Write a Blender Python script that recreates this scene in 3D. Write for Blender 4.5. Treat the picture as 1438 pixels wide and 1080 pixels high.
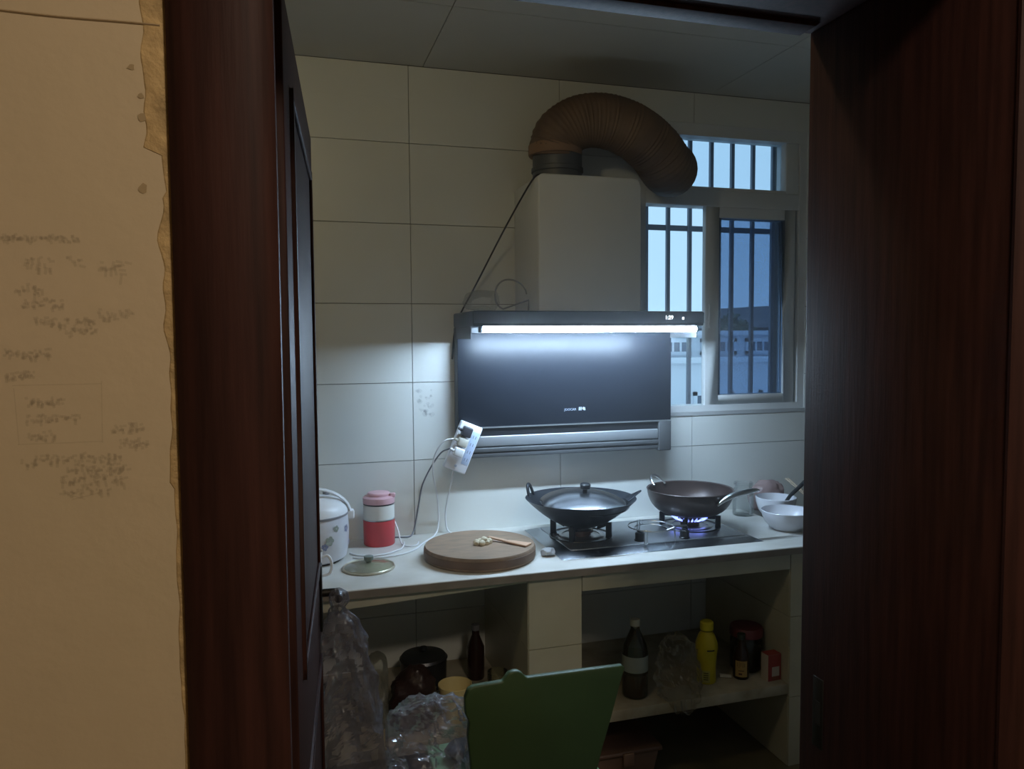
import bpy, bmesh, math, random
from mathutils import Vector, Matrix, noise

# ------------------------------------------------------------------ reset
for o in list(bpy.data.objects):
    bpy.data.objects.remove(o, do_unlink=True)
sc = bpy.context.scene
col = sc.collection
random.seed(7)

# ------------------------------------------------------------------ camera
CAMZ = 1.575
cam_d = bpy.data.cameras.new('camera')
cam_d.sensor_fit = 'HORIZONTAL'
cam_d.sensor_width = 36.0
cam_d.lens = 36.0 * 1071.5 / 1438.0
cam_d.clip_start = 0.02
cam_d.clip_end = 300
cam = bpy.data.objects.new('camera', cam_d)
col.objects.link(cam)
R_ = Vector((0.95914736, -0.28281852, -0.00707325))
U_ = Vector((0.02346808, 0.05462377, 0.99823118))
F_ = Vector((0.28193189, 0.9576168, -0.05902946))
m = Matrix.Identity(4)
for i in range(3):
    m[i][0] = R_[i]; m[i][1] = U_[i]; m[i][2] = -F_[i]
m[2][3] = CAMZ
cam.matrix_world = m
sc.camera = cam

# ------------------------------------------------------------------ sky and exposure
w = bpy.data.worlds.new('overcast_sky')
sc.world = w
w.use_nodes = True
bg = w.node_tree.nodes['Background']
bg.inputs['Color'].default_value = (0.44, 0.73, 1.0, 1)
bg.inputs['Strength'].default_value = 1.08
vs = sc.view_settings
vs.view_transform = 'Standard'
vs.look = 'None'
vs.gamma = 1
vs.use_curve_mapping = False
vs.exposure = 0.0

LED_STRENGTH = 255.0
BULB_STRENGTH = 138.0
HALL_STRENGTH = 76.0

# ------------------------------------------------------------------ materials
MATS = {}
def nt(name):
    mt = bpy.data.materials.new(name)
    mt.use_nodes = True
    t = mt.node_tree
    return mt, t, t.nodes['Principled BSDF']

def mat(name, c, rough=0.5, metal=0.0, var=0.0, scale=8.0, bump=0.0, bscale=60.0, c2=None, spec=None,
        stretch=None, rand=0.0, coat=0.0, detail=4):
    if name in MATS:
        return MATS[name]
    mt, t, p = nt(name)
    p.inputs['Roughness'].default_value = rough
    p.inputs['Metallic'].default_value = metal
    if spec is not None:
        p.inputs['Specular IOR Level'].default_value = spec
    if coat:
        p.inputs['Coat Weight'].default_value = coat
        p.inputs['Coat Roughness'].default_value = 0.08
    tc = t.nodes.new('ShaderNodeTexCoord')
    src = tc.outputs['Object']
    if stretch:
        mp = t.nodes.new('ShaderNodeMapping')
        mp.inputs['Scale'].default_value = stretch
        t.links.new(src, mp.inputs['Vector'])
        src = mp.outputs['Vector']
    if var > 0 or c2 is not None:
        n = t.nodes.new('ShaderNodeTexNoise')
        n.inputs['Scale'].default_value = scale
        n.inputs['Detail'].default_value = detail
        t.links.new(src, n.inputs['Vector'])
        r = t.nodes.new('ShaderNodeValToRGB')
        a = c2 if c2 is not None else tuple(max(0, x * (1 - var)) for x in c)
        b = c if c2 is not None else tuple(min(1, x * (1 + var)) for x in c)
        r.color_ramp.elements[0].color = (*a, 1)
        r.color_ramp.elements[0].position = 0.32
        r.color_ramp.elements[1].color = (*b, 1)
        r.color_ramp.elements[1].position = 0.68
        t.links.new(n.outputs['Fac'], r.inputs['Fac'])
        out = r.outputs['Color']
        if rand > 0:
            oi = t.nodes.new('ShaderNodeObjectInfo')
            mr = t.nodes.new('ShaderNodeMapRange')
            mr.inputs['To Min'].default_value = 1 - rand
            mr.inputs['To Max'].default_value = 1 + rand
            t.links.new(oi.outputs['Random'], mr.inputs['Value'])
            mx = t.nodes.new('ShaderNodeVectorMath'); mx.operation = 'SCALE'
            t.links.new(out, mx.inputs[0]); t.links.new(mr.outputs['Result'], mx.inputs['Scale'])
            out = mx.outputs['Vector']
        t.links.new(out, p.inputs['Base Color'])
    else:
        p.inputs['Base Color'].default_value = (*c, 1)
    if bump > 0:
        nb = t.nodes.new('ShaderNodeTexNoise')
        nb.inputs['Scale'].default_value = bscale
        nb.inputs['Detail'].default_value = 5
        t.links.new(src, nb.inputs['Vector'])
        bp = t.nodes.new('ShaderNodeBump')
        bp.inputs['Strength'].default_value = bump
        bp.inputs['Distance'].default_value = 0.01
        t.links.new(nb.outputs['Fac'], bp.inputs['Height'])
        t.links.new(bp.outputs['Normal'], p.inputs['Normal'])
    MATS[name] = mt
    return mt

def emis(name, c, s):
    if name in MATS: return MATS[name]
    mt, t, p = nt(name)
    p.inputs['Base Color'].default_value = (*c, 1)
    p.inputs['Emission Color'].default_value = (*c, 1)
    p.inputs['Emission Strength'].default_value = s
    MATS[name] = mt
    return mt

def film(name, tint, alpha, rough=0.15, gloss=0.25, diff=(0.8, 0.8, 0.85), speck=0.0, bump=0.0, bscale=30):
    """thin transparent sheet: transparent + translucent/diffuse + glossy"""
    if name in MATS: return MATS[name]
    mt = bpy.data.materials.new(name); mt.use_nodes = True
    t = mt.node_tree
    t.nodes.remove(t.nodes['Principled BSDF'])
    out = t.nodes['Material Output']
    tr = t.nodes.new('ShaderNodeBsdfTransparent'); tr.inputs['Color'].default_value = (*tint, 1)
    df = t.nodes.new('ShaderNodeBsdfDiffuse'); df.inputs['Color'].default_value = (*diff, 1)
    gl = t.nodes.new('ShaderNodeBsdfGlossy'); gl.inputs['Roughness'].default_value = rough
    m1 = t.nodes.new('ShaderNodeMixShader'); m1.inputs[0].default_value = alpha
    t.links.new(tr.outputs[0], m1.inputs[1]); t.links.new(df.outputs[0], m1.inputs[2])
    lw = t.nodes.new('ShaderNodeFresnel'); lw.inputs['IOR'].default_value = 1.5
    mg = t.nodes.new('ShaderNodeMath'); mg.operation = 'MULTIPLY'; mg.inputs[1].default_value = gloss * 4
    mg.use_clamp = True
    t.links.new(lw.outputs[0], mg.inputs[0])
    m2 = t.nodes.new('ShaderNodeMixShader')
    t.links.new(mg.outputs[0], m2.inputs[0])
    t.links.new(m1.outputs[0], m2.inputs[1]); t.links.new(gl.outputs[0], m2.inputs[2])
    t.links.new(m2.outputs[0], out.inputs['Surface'])
    tc = t.nodes.new('ShaderNodeTexCoord')
    if speck > 0:
        n = t.nodes.new('ShaderNodeTexVoronoi'); n.inputs['Scale'].default_value = 160
        t.links.new(tc.outputs['Object'], n.inputs['Vector'])
        r = t.nodes.new('ShaderNodeValToRGB')
        r.color_ramp.elements[0].color = (alpha + speck,) * 3 + (1,); r.color_ramp.elements[0].position = 0.25
        r.color_ramp.elements[1].color = (alpha,) * 3 + (1,); r.color_ramp.elements[1].position = 0.45
        t.links.new(n.outputs['Distance'], r.inputs['Fac'])
        t.links.new(r.outputs['Color'], m1.inputs[0])
    if bump > 0:
        nb = t.nodes.new('ShaderNodeTexNoise'); nb.inputs['Scale'].default_value = bscale
        nb.inputs['Detail'].default_value = 6
        t.links.new(tc.outputs['Object'], nb.inputs['Vector'])
        bp = t.nodes.new('ShaderNodeBump'); bp.inputs['Strength'].default_value = bump
        bp.inputs['Distance'].default_value = 0.02
        t.links.new(nb.outputs['Fac'], bp.inputs['Height'])
        t.links.new(bp.outputs['Normal'], gl.inputs['Normal']); t.links.new(bp.outputs['Normal'], df.inputs['Normal'])
    MATS[name] = mt
    return mt

# ------------------------------------------------------------------ geometry helpers
class MB:
    def __init__(s): s.v = []; s.f = []; s.sm = []
    def add(s, vs_, fs, smooth=False):
        b = len(s.v); s.v += [Vector(x) for x in vs_]
        for f in fs:
            s.f.append([b + i for i in f]); s.sm.append(smooth)
        return s
    def box(s, x0, x1, y0, y1, z0, z1):
        v = [(x0, y0, z0), (x1, y0, z0), (x1, y1, z0), (x0, y1, z0), (x0, y0, z1), (x1, y0, z1), (x1, y1, z1), (x0, y1, z1)]
        return s.add(v, [(0, 3, 2, 1), (4, 5, 6, 7), (0, 1, 5, 4), (1, 2, 6, 5), (2, 3, 7, 6), (3, 0, 4, 7)])
    def hexa(s, v):
        return s.add(v, [(0, 3, 2, 1), (4, 5, 6, 7), (0, 1, 5, 4), (1, 2, 6, 5), (2, 3, 7, 6), (3, 0, 4, 7)])
    def lathe(s, prof, c=(0, 0, 0), seg=32, smooth=True, cap=True):
        c = Vector(c); vs_ = []; n = len(prof)
        for i in range(seg):
            a = 2 * math.pi * i / seg
            for r, z in prof:
                vs_.append(c + Vector((r * math.cos(a), r * math.sin(a), z)))
        fs = []
        for i in range(seg):
            j = (i + 1) % seg
            for k in range(n - 1):
                fs.append((i * n + k, j * n + k, j * n + k + 1, i * n + k + 1))
        s.add(vs_, fs, smooth)
        if cap:
            if prof[0][0] > 1e-6: s.add([vs_[i * n] for i in range(seg)][::-1], [tuple(range(seg))])
            if prof[-1][0] > 1e-6: s.add([vs_[i * n + n - 1] for i in range(seg)], [tuple(range(seg))])
        return s
    def tube(s, pts, r, seg=8, smooth=True, closed=False, cap=True):
        pts = [Vector(p) for p in pts]; n = len(pts)
        rr = r if isinstance(r, (list, tuple)) else [r] * n
        prev = None; rings = []
        for i in range(n):
            if closed: d = (pts[(i + 1) % n] - pts[i - 1]).normalized()
            else: d = (pts[min(i + 1, n - 1)] - pts[max(i - 1, 0)]).normalized()
            if prev is None:
                up = Vector((0, 0, 1)) if abs(d.z) < 0.9 else Vector((1, 0, 0))
                a = d.cross(up).normalized()
            else:
                a = (prev - d * prev.dot(d)).normalized()
            prev = a; b = d.cross(a)
            rings.append([pts[i] + (a * math.cos(2 * math.pi * k / seg) + b * math.sin(2 * math.pi * k / seg)) * rr[i] for k in range(seg)])
        vs_ = [p for ring in rings for p in ring]; fs = []
        for i in range(n if closed else n - 1):
            j = (i + 1) % n
            for k in range(seg):
                l = (k + 1) % seg
                fs.append((i * seg + k, i * seg + l, j * seg + l, j * seg + k))
        s.add(vs_, fs, smooth)
        if cap and not closed:
            s.add(rings[0][::-1], [tuple(range(seg))]); s.add(rings[-1], [tuple(range(seg))])
        return s
    def rings(s, rs, smooth=True, cap=True):
        seg = len(rs[0]); vs_ = [p for r in rs for p in r]; fs = []
        for i in range(len(rs) - 1):
            for k in range(seg):
                l = (k + 1) % seg
                fs.append((i * seg + k, i * seg + l, (i + 1) * seg + l, (i + 1) * seg + k))
        s.add(vs_, fs, smooth)
        if cap:
            s.add(rs[0][::-1], [tuple(range(seg))]); s.add(rs[-1], [tuple(range(seg))])
        return s
    def prism(s, poly, y0, y1):
        """polygon in XZ (list of (x,z)) extruded along Y"""
        n = len(poly)
        v = [(x, y0, z) for x, z in poly] + [(x, y1, z) for x, z in poly]
        f = [tuple(range(n)), tuple(range(2 * n - 1, n - 1, -1))]
        f += [(i, i + n, (i + 1) % n + n, (i + 1) % n) for i in range(n)]
        return s.add(v, f)
    def xf(s, M):
        s.v = [M @ p for p in s.v]; return s

WM = {}
def link(o, parent=None):
    col.objects.link(o)
    if parent is not None: o.parent = parent
    return o

def thing(name, label=None, cat=None, loc=(0, 0, 0), rot=(0, 0, 0), group=None, kind=None):
    o = bpy.data.objects.new(name, None)
    o.empty_display_size = 0.05
    link(o); o.location = loc; o.rotation_euler = rot
    from mathutils import Euler
    WM[o.name] = Matrix.Translation(Vector(loc)) @ Euler(rot).to_matrix().to_4x4()
    tag(o, label, cat, group, kind)
    return o

def tag(o, label=None, cat=None, group=None, kind=None):
    if label: o['label'] = label
    if cat: o['category'] = cat
    if group: o['group'] = group
    if kind: o['kind'] = kind
    return o

def build(mb, name, material, parent=None, bevel=0.0, seg=2, local=False, label=None, base=None, sharp=40, recalc=True):
    """world-space geometry -> one mesh object; origin at parent's base (or `base`)"""
    me = bpy.data.meshes.new(name)
    bm = bmesh.new()
    bv = [bm.verts.new(p) for p in mb.v]
    for f, sm in zip(mb.f, mb.sm):
        try:
            fc = bm.faces.new([bv[i] for i in f]); fc.smooth = sm
        except ValueError:
            pass
    bmesh.ops.remove_doubles(bm, verts=bm.verts, dist=1e-6)
    if recalc: bmesh.ops.recalc_face_normals(bm, faces=bm.faces)
    if bevel > 0:
        es = [e for e in bm.edges if len(e.link_faces) == 2 and e.calc_face_angle(0) > math.radians(sharp)]
        bmesh.ops.bevel(bm, geom=es, offset=bevel, segments=seg, affect='EDGES', profile=0.5)
        for f in bm.faces: f.smooth = True
        for e in bm.edges:
            if len(e.link_faces) == 2 and e.calc_face_angle(0) > math.radians(50): e.smooth = False
    else:
        for e in bm.edges:
            if len(e.link_faces) == 2 and e.calc_face_angle(0) > math.radians(sharp): e.smooth = False
    o = bpy.data.objects.new(name, me)
    link(o, parent)
    if parent is not None:
        M = WM[parent.name]
        WM[o.name] = M
        if not local:
            bm.transform(M.inverted())
    else:
        if base is not None:
            bm.transform(Matrix.Translation(-Vector(base))); o.location = base
        WM[o.name] = Matrix.Translation(Vector(base)) if base is not None else Matrix.Identity(4)
    bm.to_mesh(me); bm.free()
    me.materials.append(material)
    if label: o['label'] = label
    return o

def copy_part(src, name, parent, loc):
    o = bpy.data.objects.new(name, src.data); link(o, parent); o.location = loc
    return o

def struct(mb, name, material, bevel=0.0, parent=None):
    o = build(mb, name, material, parent, bevel)
    if parent is None: o['kind'] = 'structure'
    return o

def smooth_path(pts, n=8):
    pts = [Vector(p) for p in pts]; out = []
    P = [pts[0] * 2 - pts[1]] + pts + [pts[-1] * 2 - pts[-2]]
    for i in range(1, len(P) - 2):
        a, b, c, d = P[i - 1], P[i], P[i + 1], P[i + 2]
        for k in range(n):
            t = k / n
            out.append(0.5 * ((2 * b) + (c - a) * t + (2 * a - 5 * b + 4 * c - d) * t * t + (3 * b - 3 * c + d - a) * t ** 3))
    out.append(pts[-1]); return out

def text_mesh(body, size, name, material, parent, loc, rot, ext=0.0004):
    cu = bpy.data.curves.new(name, 'FONT'); cu.body = body; cu.size = size; cu.extrude = ext
    cu.align_x = 'CENTER'; cu.align_y = 'CENTER'; cu.resolution_u = 2
    tmp = bpy.data.objects.new('tmp', cu); col.objects.link(tmp)
    dg = bpy.context.evaluated_depsgraph_get()
    me = bpy.data.meshes.new_from_object(tmp.evaluated_get(dg))
    bpy.data.objects.remove(tmp, do_unlink=True); bpy.data.curves.remove(cu)
    o = bpy.data.objects.new(name, me); link(o, parent)
    me.materials.clear(); me.materials.append(material)
    from mathutils import Euler
    Mw = Matrix.Translation(Vector(loc)) @ Euler(rot).to_matrix().to_4x4()
    me.transform(WM[parent.name].inverted() @ Mw)
    return o

def grid_crumple(rs_fn, nu, nv, amp, freq, seed, closed_u=True):
    """closed tube surface of nu x nv points from rs_fn(u,v) with crumpled displacement"""
    rs = []
    off = Vector((seed * 3.1, seed * 1.7, seed * 0.9))
    for j in range(nv):
        v = j / (nv - 1); ring = []
        for i in range(nu):
            u = i / nu
            p, n = rs_fn(u, v)
            q = p * freq + off
            d = noise.ridged_multi_fractal(q, 1.0, 2.1, 3, 1.0, 2.0) - 1.0 + 0.6 * noise.noise(q * 0.5)
            ring.append(p + n * d * amp)
        rs.append(ring)
    return rs

# ------------------------------------------------------------------ common materials
M_TILE = mat('glazed_wall_tile', (0.70, 0.72, 0.69), 0.40, var=0.03, scale=3.0, rand=0.03)
M_GROUT = mat('grout', (0.20, 0.20, 0.18), 0.9)
M_LOWBOUNCE = mat('low_bounce_tone', (0.22, 0.20, 0.17), 0.8, var=0.08, scale=2.0)  # unseen surfaces toned dark to cut bounced light
M_WOOD = mat('mahogany_door', (0.036, 0.0125, 0.0090), 0.6, spec=0.2, var=0.35, scale=6, stretch=(14, 14, 0.8), bump=0.05, bscale=20)
M_FRAMEW = mat('window_aluminium', (0.66, 0.68, 0.68), 0.35, var=0.04)
M_STEEL = mat('brushed_steel', (0.62, 0.64, 0.66), 0.28, 1.0, var=0.06, scale=20)
M_BLACK = mat('black_enamel', (0.012, 0.013, 0.016), 0.35)
M_WHITEP = mat('white_plastic', (0.78, 0.80, 0.82), 0.35, var=0.02)
M_CREAM = mat('cream_tile', (0.56, 0.53, 0.42), 0.4, var=0.06, scale=5, c2=(0.48, 0.45, 0.34))
M_GLASS = film('clear_glass', (0.97, 0.985, 0.98), 0.03, 0.05, 0.12)
M_DARK = mat('dark_rubber', (0.02, 0.02, 0.022), 0.6)

# ------------------------------------------------------------------ the room shell
YW = 2.905                       # face of the tiled kitchen wall
X0, X1 = -0.75, 2.60             # kitchen side walls
CEIL = 2.60
DY0, DY1 = 0.72, 1.10            # partition faces (hall, kitchen)
DX0, DX1, DH = -0.006, 0.842, 2.075   # door opening
WX0, WX1, WZ0, WZ1 = 1.405, 2.222, 1.256, 2.475   # window opening

M_FLOOR = mat('worn_floor', (0.15, 0.12, 0.07), 0.55, var=0.25, scale=5, bump=0.05)
struct(MB().box(-1.9, 2.8, -2.4, 3.15, -0.12, 0.0), 'floor', M_FLOOR)

M_CEIL = mat('ceiling_paint', (0.60, 0.57, 0.50), 0.85, var=0.05, scale=2.0)
ceil = struct(MB().box(-1.9, 2.8, -2.4, 3.15, CEIL + 0.012, CEIL + 0.12), 'ceiling', mat('ceiling_joint', (0.12, 0.10, 0.08), 0.9))
cxs = [X0, 0.515, 1.735, X1]; cys = [1.10, 2.365, YW]
for i in range(3):
    for j in range(2):
        build(MB().box(cxs[i] + 0.0015, cxs[i + 1] - 0.0015, cys[j] + 0.0015, cys[j + 1] - 0.0015, CEIL, CEIL + 0.0125), 'ceiling_panel', M_CEIL, ceil)
build(MB().box(-1.7, 2.0, -2.2, DY0, CEIL, CEIL + 0.0125), 'ceiling_panel', M_LOWBOUNCE, ceil)

# tiled kitchen wall, window hole left open, every tile its own piece
wb = MB()
wb.box(X0, WX0, YW + 0.008, YW + 0.24, 0, CEIL).box(WX1, X1, YW + 0.008, YW + 0.24, 0, CEIL)
wb.box(WX0, WX1, YW + 0.008, YW + 0.24, 0, WZ0).box(WX0, WX1, YW + 0.008, YW + 0.24, WZ1, CEIL)
wall_back = struct(wb, 'wall_back', M_GROUT)
TX, TZ, G = 0.459, 1.713, 0.0013
for i in range(-3, 4):
    for j in range(-6, 4):
        a0, a1 = max(TX + .6 * i + G, X0), min(TX + .6 * (i + 1) - G, X1)
        b0, b1 = max(TZ + .3 * j + G, 0.0), min(TZ + .3 * (j + 1) - G, CEIL - 0.002)
        if a1 - a0 < 0.02 or b1 - b0 < 0.02: continue
        cells = []
        xs = sorted({a0, a1, *[x for x in (WX0, WX1) if a0 < x < a1]})
        zs = sorted({b0, b1, *[z for z in (WZ0, WZ1) if b0 < z < b1]})
        keep = [(xs[k], xs[k + 1], zs[l], zs[l + 1]) for k in range(len(xs) - 1) for l in range(len(zs) - 1)
                if not (WX0 - 1e-4 <= xs[k] and xs[k + 1] <= WX1 + 1e-4 and WZ0 - 1e-4 <= zs[l] and zs[l + 1] <= WZ1 + 1e-4)]
        if not keep: continue
        tb = MB()
        for (c0, c1, d0, d1) in keep:
            dy = random.uniform(-0.0004, 0.0004)
            tb.box(c0, c1, YW + dy, YW + 0.0085, d0, d1)
        build(tb, 'tile', M_TILE, wall_back)

sm_ = film('faded_sticker', (1, 1, 1), .10, .6, 0.0, (.20, .24, .32))
rsm = random.Random(9); sv = MB()
for k in range(26):
    cx_, cz_ = rsm.uniform(.475, .535), rsm.uniform(1.285, 1.385); rr_ = rsm.uniform(.004, .012)
    sv.add([(cx_ + rr_ * rsm.uniform(.6, 1.2) * math.cos(q * 1.047), YW - .0006 - k * .00001, cz_ + rr_ * rsm.uniform(.6, 1.2) * math.sin(q * 1.047)) for q in range(6)], [(0, 1, 2, 3, 4, 5)])
build(sv, 'faded_sticker', sm_, wall_back, recalc=False)
struct(MB().box(X0 - 0.15, X0, DY1, YW + 0.24, 0, CEIL), 'wall_left', M_LOWBOUNCE)
struct(MB().box(X1, X1 + 0.15, DY1, YW + 0.24, 0, CEIL), 'wall_right', M_LOWBOUNCE)
# window reveal / sill
struct(MB().box(WX0, WX1, YW - 0.004, YW + 0.055, WZ0 - 0.012, WZ0 + 0.004), 'trim_1', mat('sill_edge', (0.42, 0.43, 0.43), 0.5))

# hall partition with peeling plaster beside the casing
mt, t, p = nt('hall_plaster')
p.inputs['Roughness'].default_value = 0.85
geo = t.nodes.new('ShaderNodeNewGeometry')
n1 = t.nodes.new('ShaderNodeTexNoise'); n1.inputs['Scale'].default_value = 2.6; n1.inputs['Detail'].default_value = 5
t.links.new(geo.outputs['Position'], n1.inputs['Vector'])
r1 = t.nodes.new('ShaderNodeValToRGB')
r1.color_ramp.elements[0].color = (0.50, 0.395, 0.245, 1); r1.color_ramp.elements[0].position = 0.3
r1.color_ramp.elements[1].color = (0.56, 0.43, 0.28, 1); r1.color_ramp.elements[1].position = 0.7
t.links.new(n1.outputs['Fac'], r1.inputs['Fac']); t.links.new(r1.outputs['Color'], p.inputs['Base Color'])
n2 = t.nodes.new('ShaderNodeTexNoise'); n2.inputs['Scale'].default_value = 25; n2.inputs['Detail'].default_value = 6
t.links.new(geo.outputs['Position'], n2.inputs['Vector'])
bp = t.nodes.new('ShaderNodeBump'); bp.inputs['Strength'].default_value = 0.12; bp.inputs['Distance'].default_value = 0.01
t.links.new(n2.outputs['Fac'], bp.inputs['Height']); t.links.new(bp.outputs['Normal'], p.inputs['Normal'])
M_HALL = mt
wf = MB()
wf.box(-1.9, DX0 - 0.03, DY0, DY1, 0, CEIL).box(DX1 + 0.03, 2.8, DY0, DY1, 0, CEIL).box(DX0 - 0.03, DX1 + 0.03, DY0, DY1, DH + 0.03, CEIL)
wall_front = struct(wf, 'wall_front', M_HALL)
kf = MB().box(X0, DX0 - .032, DY1, DY1 + .01, 0, CEIL).box(DX1 + .032, X1, DY1, DY1 + .01, 0, CEIL).box(DX0 - .032, DX1 + .032, DY1, DY1 + .01, DH + .032, CEIL)
build(kf, 'low_bounce_lining', M_LOWBOUNCE, wall_front)  # dark layer added on the unseen kitchen side to cut bounced light
# hall enclosure behind the camera
struct(MB().box(-1.9, -1.7, -2.4, DY0, 0, CEIL), 'wall_hall_left', M_HALL)
struct(MB().box(2.0, 2.2, -2.4, DY0, 0, CEIL), 'wall_hall_right', M_HALL)
struct(MB().box(-1.7, 2.0, -2.4, -2.2, 0, CEIL), 'wall_hall_rear', M_HALL)

# peeled plaster edge, jagged outline, proud of the wall, and flakes
M_PEEL = mat('bare_plaster', (0.46, 0.31, 0.14), 0.9, var=0.25, scale=40, bump=0.3, bscale=120)
pe = MB(); XC = -0.092
zs = [0.9 + i * 0.006 for i in range(200)]
def jag(z):
    a = 0.009 + 0.007 * noise.noise(Vector((z * 9, 1.3, 0))) + 0.005 * noise.noise(Vector((z * 40, 7.7, 0)))
    if z > 1.735: a += 0.006 + 0.004 * noise.noise(Vector((z * 25, 0.2, 0)))
    if 1.70 < z < 1.735: a *= 0.45
    if z < 1.45: a *= 0.55
    return max(0.001, a)
vsl = []
for z in zs:
    vsl += [(XC + 0.006, DY0 - 0.0005, z), (XC - jag(z), DY0 - 0.0005, z), (XC - jag(z) - 0.001, DY0, z)]
fsl = []
for i in range(len(zs) - 1):
    fsl += [(3 * i, 3 * i + 1, 3 * i + 4, 3 * i + 3), (3 * i + 1, 3 * i + 2, 3 * i + 5, 3 * i + 4)]
pe.add(vsl, fsl); build(pe, 'bare_plaster_edge', M_PEEL, wall_front)
M_FLAKE = mat('dark_plaster_hole', (0.36, 0.26, 0.14), 0.9)
for (fx, fz, fs_) in [(-0.120, 1.806, .004), (-0.112, 1.765, .0045), (-0.115, 1.705, .005), (-0.113, 1.783, .003)]:
    pts = []
    for k in range(9):
        a = 2 * math.pi * k / 9; rr = fs_ * random.uniform(0.5, 1.1)
        pts.append((fx + rr * math.cos(a), fz + rr * math.sin(a)))
    build(MB().prism(pts, DY0 - 0.0004, DY0 + 0.001), 'plaster_flake', M_FLAKE, wall_front)
# long crack ledge near the top of view
ck = []
for k in range(60):
    x = -1.2 + k * 0.0187
    ck.append((x, DY0 - 0.0002, 1.842 + 0.0012 * noise.noise(Vector((x * 14, 3, 0)))))
build(MB().tube(ck, 0.0010, 5), 'wall_crack', mat('crack_brown', (0.34, 0.24, 0.13), 0.9), wall_front)

# faded pencil writing on the plaster
M_PENCIL = film('faded_pencil', (1, 1, 1), 0.10, 0.6, 0.0, (0.10, 0.09, 0.06))
def wpt(px, py):   # measured on the wall face
    return (-0.222 + px * 0.000495, 1.8615 - py * 0.0006)
pw = MB()
def stroke(a, b, wd=0.0022, y=0.0006):
    a = Vector((a[0], 0, a[1])); b = Vector((b[0], 0, b[1])); d = b - a
    if d.length < 1e-5: return
    nrm = Vector((-d.z, 0, d.x)).normalized() * wd * 0.5
    Y = DY0 - y
    v = [a - nrm, b - nrm, b + nrm, a + nrm]
    pw.add([(q.x, Y, q.z) for q in v], [(0, 1, 2, 3)])
rw = random.Random(3)
def glyph(px, py, s):
    for k in range(rw.randint(4, 7)):
        ax, ay = rw.uniform(-.5, .5), rw.uniform(-.5, .5)
        if rw.random() < .5: bx, by = ax + rw.uniform(.3, .7), ay + rw.uniform(-.15, .15)
        else: bx, by = ax + rw.uniform(-.2, .2), ay + rw.uniform(.3, .8)
        stroke(wpt(px + ax * s, py + ay * s), wpt(px + bx * s, py + by * s))
rows = [(0, 112, 334, 9, 8), (40, 70, 368, 14, 14), (100, 124, 368, 14, 14), (150, 185, 372, 18, 13), (20, 56, 402, 12, 11), (26, 88, 424, 10, 10),
        (48, 132, 449, 13, 12), (96, 138, 462, 9, 9), (145, 192, 437, 12, 11), (0, 66, 492, 11, 10), (0, 40, 522, 10, 9),
        (30, 75, 560, 10, 9), (30, 100, 582, 11, 10), (34, 72, 608, 11, 10), (160, 205, 598, 11, 10), (170, 210, 622, 11, 9), (20, 165, 640, 12, 11),
        (90, 175, 655, 12, 10), (80, 172, 672, 13, 11), (75, 150, 690, 9, 14)]
for a, b, y, s, st in rows:
    x = a
    while x <= b:
        glyph(x, y + rw.uniform(-2, 2), s); x += st
for a, b in [((8, 536), (142, 536)), ((142, 532), (140, 620)), ((12, 618), (140, 618)), ((10, 540), (14, 618)), ((80, 690), (110, 700)), ((90, 699), (130, 692))]:
    stroke(wpt(*a), wpt(*b), 0.0008)
build(pw, 'pencil_writing', M_PENCIL, wall_front, recalc=False)

# ------------------------------------------------------------------ door lining, casing, door leaf
frame = thing('trim_2', None, None, (DX0, DY1, 0), kind='structure')
build(MB().box(DX0 - 0.031, DX0, DY0, DY1, 0, DH + 0.03), 'jamb', M_WOOD, frame, 0.002)
rj = build(MB().box(DX1, DX1 + 0.031, DY0, DY1, 0, DH + 0.03), 'jamb', M_WOOD, frame, 0.002)
build(MB().box(DX0, DX1, DY0, DY1, DH, DH + 0.031), 'head_jamb', M_WOOD, frame, 0.002)
# stop bead on the head, stopping short of the jamb with a cut corner
build(MB().prism([(DX0 + .01, DH - .006), (DX1 - .022, DH - .006), (DX1 - .008, DH + .006), (DX0 + .01, DH + .006)], DY1 - 0.045, DY1 - 0.002), 'stop_bead', M_WOOD, frame, 0.002)
# casing, gently rounded profile
def casing(xa, xb, name='casing'):
    prof = []
    n_ = 10
    for k in range(n_ + 1):
        u = k / n_
        prof.append((xa + (xb - xa) * u, DY0 - 0.004 - 0.014 * (math.sin(math.pi * min(1, max(0, u))) ** 0.45)))
    v = []; nprof = len(prof)
    for z in (0, DH + 0.08):
        v += [(x, y, z) for x, y in prof] + [(xb, DY0, z), (xa, DY0, z)]
    nn = nprof + 2
    f = [(i, (i + 1) % nn, (i + 1) % nn + nn, i + nn) for i in range(nn)] + [tuple(range(nn))[::-1], tuple(range(nn, 2 * nn))]
    build(MB().add(v, f, True), name, M_WOOD, frame)
casing(XC, DX0 + 0.001); casing(DX1 - 0.001, DX1 + 0.085)
build(MB().box(XC, DX1 + 0.085, DY0 - 0.016, DY0, DH, DH + 0.085), 'casing', M_WOOD, frame, 0.005)
# strike plate in the right jamb
M_STRIKE = mat('tarnished_strike', (0.02, 0.02, 0.018), 0.5, 0.4)
build(MB().box(DX1 - 0.0015, DX1 + 0.001, 1.040, 1.065, 0.885, 1.005), 'strike_plate', M_STRIKE, frame, 0.0005)
build(MB().box(DX1 - 0.002, DX1 + 0.001, 1.046, 1.059, 0.925, 0.965), 'strike_hole', M_DARK, frame)

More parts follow.
